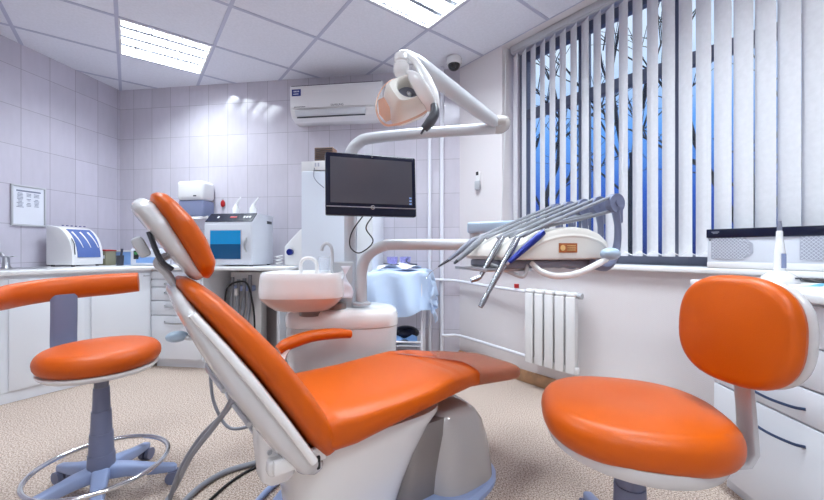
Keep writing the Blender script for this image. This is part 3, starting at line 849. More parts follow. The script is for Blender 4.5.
MB().loft(head_rings(HS, 36, 2.8)).build('headrest_shell', 'shell', ch, sharp=60)
bt = Bo + P_ * .63 + N_ * -.04
hb = Ho + N2 * -.07 + P2 * -.03
b = MB()
b.tube([bt + P_ * -.06, bt + P_ * .02, hb + P2 * -.05 + N2 * -.015, hb + P2 * -.005 + N2 * -.02, hb + N2 * .03], .016, 12, k=6, flat=(1.6, .7))
b.build('headrest_bracket', 'armgrey', ch)
c = hb + P2 * .05 + N2 * -.035
b = MB().box(c, (.03, .06, .06), bev=.01, R=Matrix.Rotation(-.45, 3, 'Y')); b.build('release_button', 'armgrey', ch)
MB().tube([hb + P2 * .08 + Vector((0, -.04, 0)), hb + P2 * .0 + N2 * -.012 + Vector((0, -.045, 0)), hb + P2 * -.04 + Vector((0, -.04, 0))], .007, 8, k=4).build('bracket_slot', 'dark', ch)
# armrest on the far side
o = MB().tube([(.05, .345, .562), (.09, .345, .582), (.20, .345, .602), (.32, .345, .598), (.395, .345, .586)], [.026, .034, .033, .032, .026], 16, k=6, flat=(1.1, .8)).build('armrest', 'orange', ch)
MB().tube([(.10, .345, .595), (.06, .335, .53), (.0, .30, .46), (-.02, .27, .43)], .018, 12, k=6, flat=(1.5, .8)).build('armrest_support', 'white', o)
# side lever with pale knob
c = Bo + P_ * .50 + N_ * -.075
b = MB().tube([c, c + Vector((-.012, .0, .0)), c + Vector((-.03, .01, .004))], .008, 8, k=4); o = b.build('lever', 'armgrey', ch)
MB().ball(c + Vector((-.045, .015, .006)), (.03, .022, .017), 18).build('knob', 'knob', o)
# under-seat body
def zrings(tab, exp=4, k=44):
    return [[((a + b2) / 2 + x, c_ + y, z) for x, y in superel((b2 - a) / 2, hw, exp, k)] for z, a, b2, hw, c_ in tab]
MB().loft(zrings([(.04, -.01, .37, .165, 0), (.12, -.02, .40, .175, 0), (.22, -.03, .45, .19, 0), (.32, -.035, .52, .205, 0), (.36, -.035, .56, .215, 0), (.378, -.03, .565, .21, 0)])).build('body_shell', 'white', ch)
MB().box((-.075, -.15, .36), (.12, .09, .05), bev=.012, seg=3).box((-.05, -.215, .375), (.16, .02, .045), bev=.008).build('hinge_bracket', 'white', ch)
MB().box((.0, -.228, .355), (.012, .012, .04), bev=.004).build('hinge_lever', 'black', ch)
MB().loft(zrings([(.285, -.125, -.05, .05, -.10), (.30, -.14, -.04, .06, -.10), (.40, -.15, -.04, .07, -.10), (.45, -.15, -.05, .07, -.10)])).build('motor_cover', 'white', ch)
MB().loft(zrings([(.03, .34, .62, .175, 0), (.26, .38, .62, .18, 0), (.315, .42, .61, .17, 0)])).build('inner_column', 'taupe_d', ch)
MB().loft(zrings([(.028, .48, .845, .25, 0), (.10, .485, .84, .243, 0), (.19, .50, .826, .23, 0), (.265, .515, .80, .216, 0), (.305, .528, .77, .20, 0), (.327, .54, .74, .18, 0), (.335, .555, .71, .155, 0)], 3.2)).build('pedestal_cover', 'taupe', ch)
MB().loft(zrings([(.0, -.06, .885, .295, 0), (.018, -.06, .885, .295, 0), (.032, -.05, .87, .282, 0)], 3.2)).build('floor_plate', 'bluegrey', ch)

# hoses and cables on the floor
def hose(name, label, pts, r, m, k=6):
    return tag(MB().tube(pts, r, 10, k).build(name, m), label, 'hose' if 'hose' in name else 'cable', 'hoses and cables trailing below the chair')
fl = lambda u, v, r: at(u, v, (EYE - r) * F / (v - 250))
hose('floor_hose', 'grey hose from the chair back down to the floor, leftmost and thickest', [at(242, 368, 1.09), at(236, 395, 1.12), at(215, 425, 1.18), at(190, 458, 1.27), fl(172, 493, .013), fl(150, 520, .013)], .009, 'hose')
hose('floor_hose', 'grey hose crossing behind the thickest one under the chair back', [at(237, 390, 1.13), at(222, 415, 1.2), at(200, 438, 1.28), at(180, 470, 1.36), fl(168, 505, .011), fl(160, 530, .011)], .008, 'hose')
hose('floor_cable', 'thin dark grey cable looping low behind the chair back', [at(210, 350, 1.75), at(211, 385, 1.75), at(216, 408, 1.75), at(230, 428, 1.74), fl(262, 424, .006) if False else at(256, 424, 1.72), at(285, 410, 1.7)], .0075, 'hose')
hose('floor_hose', 'grey hose lying on the floor in front of the chair base', [fl(285, 455, .013), fl(255, 463, .013), fl(225, 472, .013), fl(200, 487, .013), fl(180, 506, .013)], .012, 'hose')
hose('floor_cable', 'black cable lying beside the floor hose at the chair base', [fl(280, 460, .006), fl(252, 469, .006), fl(228, 484, .006), fl(205, 505, .006)], .006, 'black')
hose('floor_hose', 'blue grey hose on the floor nearest the chair body', [fl(300, 463, .013), fl(287, 474, .013), fl(268, 490, .013), fl(252, 508, .013)], .012, 'bluegrey')

# ------------------------------------------------------------------ cuspidor unit with poles
un = thing('dental_unit', 'white dental unit with spittoon bowl and two poles beyond the chair', 'dental unit', (-.385, 2.05, 0), math.radians(4))
UW, UD = .305, .17
b = MB()
out = superel(UW, UD, 3.2, 48)
sec = lambda z, k: [(x * k, y * k, z) for x, y in out]
b.loft([sec(.03, .86), sec(.05, .88), sec(.3, .95), sec(.585, .985), sec(.59, .98)]); b.build('body', 'shell', un)
b = MB(); b.loft([sec(.592, .99), sec(.595, 1.0), sec(.64, 1.0), sec(.668, .97), sec(.682, .90), sec(.688, .8)]); b.build('lid', 'white', un)
MB().loft([[(x * .8, y * .8, z) for x, y in out] for z in (0, .032)]).build('base', 'grey', un)
# bowl
bx, by = -.182, -.155
bo = superel(.208, .15, 3.4, 48)
bs = lambda z, k, dx=0: [(bx + x * k + dx, by + y * k, z) for x, y in bo]
bw = MB().loft([bs(.765, .985), bs(.772, .995), bs(.80, 1.0), bs(.85, .985), bs(.878, .965), bs(.888, .93), bs(.883, .88), bs(.86, .80), bs(.82, .6), bs(.805, .2)], cap=True).build('bowl', 'white', un)
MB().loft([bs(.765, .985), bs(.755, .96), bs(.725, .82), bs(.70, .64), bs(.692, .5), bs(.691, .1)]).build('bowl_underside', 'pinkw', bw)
MB().lathe([(.001, .66), (.06, .66), (.06, .715), (.001, .715)], 24, T=TR(bx + .03, by + .03, 0)).lathe([(.001, .66), (.05, .66), (.05, .72), (.001, .72)], 24, T=TR(bx + .16, by + .06, 0)).build('bowl_pivot', 'taupe_d', un)
MB().tube([(bx - .02, by + .02, .88), (bx - .02, by + .02, .93), (bx + .0, by + .02, .955), (bx + .035, by + .02, .955), (bx + .06, by + .02, .93), (bx + .062, by + .02, .87)], .010, 12, k=5).build('rinse_hoop', 'white', bw)
tx, ty = bx + .135, by + .06
MB().tube([(tx, ty, .85), (tx, ty, .98), (tx - .008, ty, 1.02), (tx - .03, ty, 1.035), (tx - .05, ty, 1.02), (tx - .055, ty, .995)], .0085, 12, k=5).build('cup_filler', 'armgrey', bw)
cup = tag(MB().lathe([(.001, 0), (.026, 0), (.032, .085), (.03, .085), (.024, .004), (.001, .004)], 20).build('tumbler', 'clear', loc=(-.385 + bx + .085, 2.05 + by + .115, .878)), 'clear plastic tumbler on the rear rim of the spittoon bowl', 'cup')
# column box and poles
MB().box((.005, -.02, .81), (.11, .10, .25), bev=.01).build('column_box', 'armgrey', un)
px, py = .035, .04
MB().tube([(px, py, .70), (px, py, 1.2), (px, py, 1.50), (px + .012, py - .003, 1.57), (px + .05, py - .012, 1.61), (px + .12, py - .03, 1.632), (px + .4, py - .095, 1.645), (px + .80, py - .19, 1.652)], [.034, .034, .034, .033, .032, .031, .030, .030], 18, k=8).build('lamp_pole', 'armgrey', un)
ax, ay = .105, -.055
MB().tube([(ax, ay, .70), (ax, ay, .86), (ax + .012, ay, .93), (ax + .05, ay - .004, .985), (ax + .12, ay - .008, 1.022), (ax + .2, ay - .012, 1.03), (ax + .64, ay - .035, 1.03)], .031, 18, k=8).build('tray_arm', 'armgrey', un)
MB().lathe([(.05, .70), (.05, .712), (.036, .72), (.034, .72)], 24, T=TR(ax, ay, 0)).build('arm_collar', 'armgrey', un)
# paper towel tucked beside the bowl
def twl(u, v): return at(345 + 4 * math.sin(v * 6 + u * 3) + 9 * (u - .5), 266 + 32 * v, 1.84 + .05 * u + .012 * math.sin(9 * v))
tag(MB().grid(twl, 8, 10).build('paper_towel', 'paper', sharp=180, solid=.002), 'crumpled white paper towel hanging right of the spittoon bowl', 'towel')

# spring arm and operating lamp
el_ = un.matrix_basis @ Vector((px + .80, py - .19, 1.652)); el_ = Vector((el_.x, el_.y, el_.z))
lj = at(411, 58, 1.56)
sa = thing('lamp_arm', 'white spring arm folding back from the pole elbow to the lamp', 'arm', (el_.x, el_.y, el_.z))
L0 = Vector((0, 0, 0)); L1 = lj - el_
MB().tube([(-.012, .0, 0.0), (.012, -.003, .0), (.03, -.008, 0.012), (.03, -.018, .03), L1 * .05 + Vector((0, 0, .022))], [.030, .031, .032, .031, .029], 16, k=4).build('elbow', 'taupe', sa)
MB().tube([L1 * .03 + Vector((0, 0, .02)), L1 * .3 + Vector((0, 0, .01)), L1 * .85, L1 * .98], [.030, .037, .037, .030], 18, k=5).build('spring_arm', 'armgrey', sa)
MB().tube([L1 * .96, L1, L1 + Vector((-.035, -.02, 0)), L1 + Vector((-.045, -.02, -.01))], .028, 16, k=4, flat=(1, .75)).build('arm_head', 'white', sa)

LP = lj + Vector((-.04, -.02, 0))
lm = thing('operating_lamp', 'white dental operating lamp with oval opening hanging from the spring arm', 'lamp', (LP.x, LP.y, LP.z))
MB().lathe([(.001, .004), (.026, .004), (.031, -.004), (.031, -.024), (.027, -.029), (.027, -.038), (.033, -.042), (.034, -.072), (.028, -.082), (.001, -.082)], 24).build('swivel', 'white', lm)
# lamp frame: x across (screen right), y into scene, z up; the head tilts down to the left
def lpt(u, v, dy=0): return at(u, v, 1.50 + dy) - LP
Rl = Matrix.Rotation(math.radians(-32), 4, 'Y') @ Matrix.Rotation(math.radians(-14), 4, 'X') @ Matrix.Rotation(math.radians(18), 4, 'Z')
cH = lpt(407.5, 96)
TH = Matrix.Translation(cH) @ Rl
# local: front face towards -y; housing 0.2 wide, 0.17 tall with oval opening
fo = superel(.09, .071, 4.2, 48); io = superel(.046, .047, 2.2, 48)
fo2 = [(x, y) for x, y in fo]
rings = [[(x * .92, .085, y * .92) for x, y in fo], [(x, .06, y) for x, y in fo], [(x * .98, .0, y * .98) for x, y in fo], [(x * .93, -.035, y * .93) for x, y in fo], [(x * .8, -.052, y * .8) for x, y in fo],
         [(x * 1.12, -.05, y * 1.12) for x, y in io], [(x, -.042, y) for x, y in io], [(x * .9, -.005, y * .9) for x, y in io]]
hd = MB().loft(rings, cap=False, T=TH).build('housing', 'cream', lm)
MB().loft([[(x * .9, -.004, y * .9) for x, y in io], [(x * .5, .012, y * .5) for x, y in io], [(x * .05, .016, y * .05) for x, y in io]], T=TH).build('reflector', 'grey', hd)
MB().ball((.01, -.0, .005), (.012, .012, .016), 14, T=TH).build('bulb', 'chrome', hd)
MB().loft([[(x * k, y_, z_ * k) for x, z_ in fo] for k, y_ in ((.9, .084), (.6, .11), (.05, .118))], T=TH).build('rear_cap', 'white', hd)
# broad white yoke sweeping over the head
yk = [lpt(409, 56, .03), lpt(417, 64, .0), lpt(426, 80, -.03), lpt(433, 96, -.04), lpt(435, 108, -.03), lpt(431, 116, .01)]
MB().tube(yk, [.010, .015, .024, .024, .018, .010], 16, k=6, flat=(.9, 1.0)).build('yoke', 'white', lm)
yk2 = [lpt(407, 73, .0), lpt(414, 79, -.06), lpt(422, 90, -.08), lpt(428, 101, -.08), lpt(430, 111, -.05)]
MB().tube(yk2, [.012, .028, .034, .032, .016], 16, k=6, flat=(.45, 1.0)).build('front_band', 'white', lm)
sh = [lpt(u, v, dy) for u, v, dy in ((386, 84, -.02), (379, 94, -.03), (376, 106, -.04), (379, 118, -.05), (386, 125, -.05), (398, 124, -.05), (412, 119, -.05), (424, 113, -.03), (432, 105, .02), (426, 92, .06), (410, 82, .06), (396, 79, .02))]
MB().tube(sh, .0034, 10, k=5, closed=True, flat=(1.6, .8)).build('shield_ring', 'orangetint', lm)
hg = [(378, 100), (384, 97), (390, 108), (391, 120), (386, 122), (379, 114)]
MB().loft([[lpt(u, v, d) for u, v in hg] for d in (-.035, -.028)]).build('side_heat_guard', 'shield', lm)
# grey grip
gp = [lpt(434, 105, -.09), lpt(434.5, 114, -.10), lpt(430, 122, -.10), lpt(424, 129, -.09)]
gr_ = MB().tube(gp, [.014, .019, .02, .016], 14, k=6).build('grip', 'dark', lm)
MB().tube([lpt(424.5, 128, -.09), lpt(421, 134, -.09)], [.006, .004], 8).build('grip_tip', 'dark', gr_)

# monitor on the pole
mc = (at(325.5, 182, 1.775) + at(416, 188, 1.91)) / 2
dv = at(416, 0, 1.91) - at(325.5, 0, 1.775)
mrz = math.atan2(dv.y, dv.x)
mo = thing('monitor', 'black flat monitor with grey screen mounted on the unit pole', 'monitor', (mc.x, mc.y, mc.z), mrz)
MW = math.hypot(dv.x, dv.y); MH = .312
mo.rotation_euler.x = math.radians(-4)
MB().box((0, .02, 0), (MW, .04, MH), bev=.008, seg=3).build('casing', 'navy', mo)
MB().box((0, -.0015, .018), (MW - .045, .005, MH - .085)).build('screen', 'screen', mo)
MB().box((0, -.0012, -MH / 2 + .042), (MW - .008, .005, .005)).build('trim_line', 'chrome', mo)
b = MB(); b.tube([(.009 * math.cos(a * PI / 6), -.003, -MH / 2 + .042 + .009 * math.sin(a * PI / 6)) for a in range(12)], .0022, 6, closed=True); b.box((0, -.003, -MH / 2 + .042), (.012, .003, .003), R=Matrix.Rotation(.7, 3, 'Y'))
b.build('emblem', 'chrome', mo)
b = MB()
for z in (-.06, -.075, -.09): b.box((MW / 2 - .033, -.005, z), (.012, .002, .008))
b.build('corner_sticker', 'bluebox', mo)
MB().cyl((.0, -.0005, MH / 2 - .012), (.0, -.003, MH / 2 - .012), .004).build('webcam', 'dark', mo)
pw = Vector((-.385, 2.05, 0)) + Matrix.Rotation(math.radians(4), 3, 'Z') @ Vector((px, py, 0))
lp_ = Matrix.Rotation(-mrz, 3, 'Z') @ Vector((pw.x - mc.x, pw.y - mc.y, 0))
MB().box((lp_.x * .6, .06, 0), (.12, .04, .12), bev=.01).tube([(lp_.x * .6, .06, 0), (lp_.x, lp_.y - .037, 0)], .02, 12).build('mount', 'dark', mo)
hose('monitor_cable', 'black cable hanging in a loop below the monitor', [mc + Vector((-.05, .03, -.15)), at(352, 232, 1.93), at(350, 246, 1.93), at(358, 253, 1.93), at(368, 248, 1.93), at(373, 240, 1.93), at(366, 228, 1.92), mc + Vector((0.0, .03, -.15))], .0035, 'black')['group'] = 'monitor cables'

# ------------------------------------------------------------------ instrument delivery tray
TO = Vector((.85, 1.5)); tw = Vector((-.33, .94)).normalized(); tt = Vector((-.94, -.33)).normalized()
trz = math.atan2(tt.y, tt.x)     # local x = tt (towards patient); local y = left of it
dtn = thing('instrument_tray', 'cream instrument tray with whip arms on the swivel arm before the window', 'instrument tray', (TO.x, TO.y, 0), trz)
sgn = 1 if Vector((-math.sin(trz), math.cos(trz))).dot(tw) > 0 else -1
def W_(t, w__, z): return (t, sgn * w__, z)
prof = [(.05, .962), (.045, 1.0), (.06, 1.035), (.10, 1.066), (.16, 1.086), (.23, 1.092), (.31, 1.085), (.39, 1.068), (.45, 1.045), (.50, 1.018), (.522, .995), (.528, .975), (.522, .962)]
def trays(w__, k):
    cx_, cz_ = .28, 1.0
    return [W_(cx_ + (t - cx_) * k, w__, cz_ + (z - cz_) * k) for t, z in prof]
MB().loft([trays(-.012, .80), trays(-.006, .93), trays(.008, .985), trays(.03, 1), trays(.31, 1), trays(.34, .985), trays(.355, .9)]).build('body', 'cream', dtn)
# raised arch line on the near side
arch = [W_(t, -.006, z) for t, z in ((.50, .985), (.42, 1.02), (.34, 1.045), (.26, 1.055), (.18, 1.05), (.11, 1.03), (.075, 1.0))]
MB().tube(arch, .010, 8, k=5, flat=(1, 1)).build('side_moulding', 'cream', dtn)
lb = MB().box(W_(.275, -.0125, 1.008), (.085, .006, .036)).build('label_plate', 'label', dtn)
b = MB()
b.lathe([(.001, 0), (.011, 0), (.011, .002), (.001, .002)], 16, T=frame3(W_(.302, -.0155, 1.008), (1, 0, 0), (0, 0, 1), (0, -sgn, 0)))
for z in (1.016, 1.008, 1.0): b.box(W_(.262, -.0165, z), (.04, .003, .003))
b.build('gold_print', 'gold', lb)
MB().box(W_(.31, .17, .945), (.42, .28, .03), bev=.008).build('under_frame', 'grey', dtn)
MB().box(W_(.50, .17, .925), (.20, .26, .012), bev=.004).build('steel_tray', 'metal', dtn)
# handle with pale knob
o = MB().tube([W_(.12, -.055, .97), W_(.17, -.06, .95), W_(.27, -.06, .915), (W_(.36, -.055, .905)), W_(.41, -.03, .92), W_(.415, .02, .95)], [.010, .012, .012, .012, .011, .010], 12, k=6).build('handle', 'white', dtn)
MB().ball(W_(.115, -.06, .985), (.042, .03, .024), 20).build('handle_knob', 'knob', o)
MB().tube([W_(.56, .10, .95), W_(.50, .05, .92), W_(.45, .03, .90), W_(.43, .03, .93), W_(.43, .05, .96)], .008, 10, k=5).build('lower_rail', 'armgrey', dtn)
AW = [.0, .085, .17, .255, .34]
for k, w__ in enumerate(AW):
    b = MB()
    b.tube([W_(.14, w__, .945), W_(.08, w__, .935), W_(.035, w__, .965), W_(.012, w__, 1.03), W_(.01, w__, 1.10), W_(.02, w__, 1.16)], [.024, .026, .02, .015, .014, .018], 10, k=5, flat=(1, .8))
    o = b.build('whip_arm', 'postgrey', dtn)
    b = MB().cyl(W_(.025, w__ - .014, 1.19), W_(.025, w__ + .014, 1.19), .039, n=24).box(W_(.005, w__, 1.15), (.03, .022, .08), bev=.006)
    b.cyl(W_(.025, w__ - .018, 1.19), W_(.025, w__ + .018, 1.19), .012, n=14)
    b.build('pulley_head', 'postgrey', o)
    MB().tube([W_(.03, w__, 1.222), W_(.2, w__ + .004, 1.158), W_(.38, w__, 1.09), W_(.47, w__, 1.05)], .0065, 8, k=4).build('rod', 'hose', o)
# swivel link from the pole arm to the tray
ae = Vector((-.385, 2.05, 0)) + Matrix.Rotation(math.radians(4), 3, 'Z') @ Vector((ax + .62, ay - .035, 1.03))
sw = thing('swivel_link', 'grey white swivel link joining the tray arm to the instrument tray', 'arm', (ae.x, ae.y, ae.z))
le = Vector((.54, 1.72)) 
MB().cyl((0, 0, -.035), (0, 0, .07), .028).build('pivot', 'armgrey', sw)
a = Vector((-.03, .01, .10)); e = at(520, 228, 1.88) - ae
MB().box((e + a) / 2 * 1.0 + Vector((0, 0, .0)), ((e - a).length, .07, .06), rz=math.atan2((e - a).y, (e - a).x), bev=.012, seg=3).build('link_beam', 'knob', sw)
dwn = Vector((le.x - ae.x, le.y - ae.y, .0))
MB().tube([e + Vector((-.03, 0, 0)), (e + dwn) / 2 + Vector((0, 0, -.01)), dwn + Vector((0, 0, -.05)), dwn + Vector((0, -.0, -.09))], .022, 12, k=5).build('drop_arm', 'armgrey', sw)

# handpieces lying in the tray front, each with its hose
hl = ['slim steel handpiece nearest the camera, hanging lowest from the tray', 'steel handpiece with a bent head, second from the camera', 'bright blue syringe handpiece lying across the tray edge',
      'grey handpiece second from the far side of the tray', 'long thin scaler with needle tip at the far left end of the tray']
specs = [  # start (t,w,z) , end , radius, mat
    ((.495, -.005, 1.045), (.625, -.01, .845), .012, 'tipmetal'), ((.50, .085, 1.05), (.60, .08, .90), .012, 'tipmetal'), ((.405, -.032, 1.065), (.555, -.034, .955), .0125, 'blue'),
    ((.49, .255, 1.05), (.61, .255, .955), .013, 'hose'), ((.48, .34, 1.05), (.61, .34, .955), .012, 'grey')]
Mt = Matrix.Translation((TO.x, TO.y, 0)) @ RZ(trz)
for k, (a, e, r, m_) in enumerate(specs):
    a = Mt @ Vector(W_(*a)); e = Mt @ Vector(W_(*e))
    d_ = (e - a)
    t = thing('handpiece', hl[k], 'handpiece', (a.x, a.y, a.z), 0, 'dental handpieces on the tray')
    MB().tube([(0, 0, 0), d_ * .15, d_ * .5, d_ * .85, d_], [r * .9, r * 1.05, r, r * .8, r * .6], 12, k=3).build('body', m_, t)
    if k == 0: MB().tube([d_, d_ * 1.12, d_ * 1.22], [r * .75, r * .9, r * .7], 10).build('head', 'tipmetal', t)
    if k == 1: MB().tube([d_, d_ * 1.05 + Vector((-.008, 0, 0)), d_ * 1.10 + Vector((-.028, 0, .0))], [r * .7, r * .8, r * .75], 10).build('head', 'tipmetal', t)
    if k == 2: MB().tube([d_, d_ * 1.06], [r * .5, r * .3], 10).build('nozzle', 'chrome', t)
    if k == 3: MB().tube([d_, d_ * 1.12], [r * .6, r * .35], 10).build('head', 'dark', t)
    if k == 4:
        MB().tube([d_ * .98, d_ * 1.3 + Vector((-.01, 0, 0))], [r * .55, r * .3], 10).build('collar', 'dark', t)
        MB().tube([d_ * 1.3 + Vector((-.01, 0, 0)), d_ * 1.5 + Vector((-.02, 0, -.005)), d_ * 1.62 + Vector((-.024, 0, -.02))], [.002, .0012], 6).build('needle', 'chrome', t)
    if k != 2:
        wi = AW[{0: 0, 1: 1, 3: 3, 4: 4}[k]]
        h0 = Mt @ Vector(W_(.03, wi + .01, 1.16)); h1 = Mt @ Vector(W_(.2, wi + .015, 1.12)); h2 = Mt @ Vector(W_(.38, wi + .01, 1.085))
        MB().tube([h0 - a, h1 - a, h2 - a, Vector((0, 0, 0)), d_ * .05], .007, 8, k=5).build('hose', 'hose', t)
    else:
        wi = AW[2]
        h0 = Mt @ Vector(W_(.03, wi + .01, 1.16)); h1 = Mt @ Vector(W_(.2, .12, 1.118)); h2 = Mt @ Vector(W_(.33, .05, 1.095))
        MB().tube([h0 - a, h1 - a, h2 - a, Vector((0, 0, 0)), d_ * .05], .006, 8, k=5).build('hose', 'hose', t)

# ------------------------------------------------------------------ stools
def casters_base(t, R_, zhub, m_leg):
    for k in range(5):
        a = math.radians(18 + 72 * k)
        c, s = math.cos(a), math.sin(a)
        rings = []
        for rr_, z, hw, hh in ((.02, zhub, .03, .03), (.09, zhub - .005, .027, .026), (.18, zhub - .022, .022, .02), (R_, zhub - .03, .017, .015), (R_ + .012, zhub - .032, .01, .01)):
            rings.append([(rr_ * c - x * s, rr_ * s + x * c, z + y) for x, y in superel(hw, hh, 4, 20)])
        o = MB().loft(rings).build('leg', m_leg, t)
        b = MB()
        for sd in (-1, 1):
            wc = Vector((R_ * c - sd * .013 * s, R_ * s + sd * .013 * c, .026)); ax_ = Vector((-s, c, 0)) * .009
            b.cyl(wc - ax_, wc + ax_, .026, n=20)
        b.cyl((R_ * c, R_ * s, .03), (R_ * c, R_ * s, zhub - .03), .008)
        b.build('caster', 'postgrey', o)

SL = Vector((-1.272, 1.5))
s1 = thing('stool', 'orange round stool with curved armrest bar and foot ring, at left', 'stool', (SL.x, SL.y, 0))
MB().cushion(superel(.203, .203, 2.0, 56), .525, .612, .042, .018).build('seat', 'orange2', s1)
MB().lathe([(.001, .495), (.12, .495), (.18, .508), (.194, .522), (.194, .53), (.001, .53)], 48).build('seat_pan', 'white', s1)
MB().lathe([(.001, .44), (.024, .44), (.024, .47), (.05, .475), (.05, .497), (.001, .497)], 24).build('swivel_plate', 'grey', s1)
MB().lathe([(.001, .44), (.027, .44), (.030, .345), (.033, .345), (.036, .255), (.039, .255), (.042, .17), (.045, .17), (.047, .095), (.001, .095)], 28).build('column', 'postgrey', s1)
casters_base(s1, .255, .095, 'bluegrey')
MB().tube([(.228 * math.cos(2 * PI * k / 24), .228 * math.sin(2 * PI * k / 24), .123) for k in range(24)], .0095, 12, k=3, closed=True).build('foot_ring', 'chrome', s1)
bar = [Vector((-1.535, 1.325)), Vector((-1.60, 1.45)), Vector((-1.615, 1.58)), Vector((-1.575, 1.70)), Vector((-1.475, 1.80)), Vector((-1.385, 1.855))]
bar = [Vector(((p - SL).x, (p - SL).y, .808 + .006 * i)) for i, p in enumerate(bar)]
MB().tube(bar, [.040, .049, .051, .052, .052, .048], 16, k=8, flat=(.66, 1.0)).build('armrest_bar', 'orange2', s1)
pb = (at(62, 0, 1.655).to_2d() - SL)
MB().tube([(-.10, .06, .50), (-.18, .11, .50), (-.262, .14, .515), (pb.x + .01, pb.y, .56), (pb.x + .01, pb.y, .70), (pb.x + .01, pb.y, .80)], .05, 14, k=5, flat=(1, .22)).build('armrest_post', 'postgrey', s1)

SR = Vector((.669, 1.125))
s2 = thing('stool', 'orange stool with large oval backrest in the right foreground', 'stool', (SR.x, SR.y, 0))
od = [(x * .94 + y * .26, y * .94 - x * .26) for x, y in superel(.262, .25, 2.5, 56)]
MB().cushion(od, .432, .54, .05, .022, .016).build('seat', 'orange', s2)
MB().lathe([(.001, .385), (.10, .388), (.20, .397), (.232, .412), (.24, .43), (.238, .45), (.001, .45)], 48).build('seat_pan', 'shell', s2)
MB().lathe([(.001, .41), (.038, .41), (.04, .28), (.044, .28), (.048, .095), (.001, .095)], 28).build('column', 'postgrey', s2)
casters_base(s2, .27, .095, 'bluegrey')
bd = Vector((-.21, .98)).normalized(); bn = Vector((-bd.y, bd.x))   # bn faces the seat
bc = Vector((.905, 1.022)) - SR
Tb = frame3((bc.x, bc.y, .778), (bd.x, bd.y, 0), (0.0, 0.0, 1), (bn.x, bn.y, 0))
Tb = Tb @ RX(math.radians(-4))
bo_ = []
for x, y in superel(.158, .151, 2.6, 56):
    bo_.append((x, y + (.0 if True else 0)))
MB().cushion(bo_, -.024, .036, .03, .012, T=Tb).build('backrest', 'orange', s2)
MB().cushion([(x * .99, y * .99) for x, y in bo_], -.05, -.02, .014, 0, T=Tb).build('backrest_shell', 'shell', s2)
pa = Vector((.925, 1.045)) - SR
pw_ = Vector((-pa.y, pa.x)).normalized()
rings = []
for dx, z, hw, th in ((-.10, .40, .045, .008), (-.02, .398, .045, .009), (.012, .408, .046, .010), (.028, .44, .045, .010), (.022, .55, .044, .009), (.014, .66, .043, .009), (.006, .76, .042, .008)):
    dr_ = pa.normalized(); c_ = pa + dr_ * dx
    up = Vector((0, 0, 1)) if z > .44 else (Vector((-dr_.x, -dr_.y, 1.0)).normalized() if z > .405 else Vector((-dr_.x * .2, -dr_.y * .2, 1)).normalized())
    nn = dr_.to_3d() if z >= .44 else (Vector((dr_.x, dr_.y, -1)).normalized() if z > .405 else Vector((0, 0, -1)))
    rings.append([Vector((c_.x, c_.y, z)) + pw_.to_3d() * x + nn * y for x, y in superel(hw, th, 4, 24)])
MB().loft(rings).build('backrest_post', 'armgrey', s2)

# ------------------------------------------------------------------ right desk, drawers and what stands on it
XF = 1.29
dk = thing('drawer_cabinet', 'white drawer cabinet with dark bow handles behind the right stool', 'drawer unit', (XF, 1.565, 0), -PI / 2 + math.radians(-4))
# local x: towards camera along the face, local y: outwards is -? -> after rotation local y points +X
DL = 1.15
MB().box((DL / 2, .22, .45), (DL, .42, .76)).build('carcass', 'cab', dk)
MB().box((DL / 2, .245, .035), (DL - .02, .40, .07)).build('plinth', 'cab', dk)
for (x0, x1) in ((.012, .56), (.57, 1.14)):
    for z0, z1, hz in ((.075, .440, .372), (.446, .556, .492), (.562, .69, .63), (.696, .825, .765)):
        o = MB().box(((x0 + x1) / 2, .0, (z0 + z1) / 2), (x1 - x0, .018, z1 - z0), bev=.003).build('drawer', 'cab', dk)
        xm = (x0 + x1) / 2 + .005
        MB().tube([(xm - .11, -.008, hz), (xm - .08, -.024, hz - .004), (xm, -.033, hz - .007), (xm + .08, -.024, hz - .004), (xm + .11, -.008, hz)], .0042, 8, k=4, flat=(1, 1.2)).build('handle', 'bluesteel', o)
e_ = onright(2.05, .01); e2 = onright(3.25, .02)
dt_ = MB().prism([(XF - .03, 1.66), (XF - .012, 1.68), (1.70, 1.68), tuple(e_) if e_.x > 1.70 else (1.71, 1.66), tuple(e2), (2.32, .5), (1.14, .40), ], .838, .866, .006, 2)
tag(dt_.build('worktop', 'counter'), 'white desk top above the right drawer cabinet', 'worktop')
# air steriliser box on the sill
sx0 = 1.815
rb = thing('air_recirculator', 'long grey box with dark top band and two mesh grilles on the windowsill', 'air purifier', (*onright(sx0, .02), SZ + .022), rzr)
RL, RD = .50, .10
MB().box((RL / 2, .03, .095), (RL, RD, .13), bev=.004).build('casing', 'boxgrey', rb)
MB().box((RL / 2, .028, .016), (RL, RD + .01, .031), bev=.003).build('base', 'white', rb)
MB().box((RL / 2, .026, .174), (RL + .004, RD + .012, .044), bev=.004).build('top_band', 'navy', rb)
for x0 in (.015, RL - .175):
    b = MB()
    o_ = [(x0 + .08 + x, .097 + z) for x, z in [(-.078, -.05), (.045, -.05), (.078, -.02), (.078, .025), (.05, .055), (-.078, .055)]]
    b.prism(o_, 0, .003, T=frame3((0, -.021, 0), (1, 0, 0), (0, 0, 1), (0, -1, 0)))
    o = b.build('grille', 'grille', rb)
    b = MB()
    for k in range(-7, 16):
        for sg in (-1, 1):
            pts = []
            for q in range(0, 23):
                z = -.05 + .105 * q / 22; x = (-.078 + k * .014) + sg * (z + .05) * .9
                if -.076 < x < (.05 + .02 * (abs(z) < .03)): pts.append((x0 + .08 + x, -.0255, .097 + z))
            if len(pts) > 2: b.tube(pts[::len(pts) - 1] if len(pts) > 1 else pts, .0012, 4)
    b.build('mesh_wires', 'boxgrey', o)
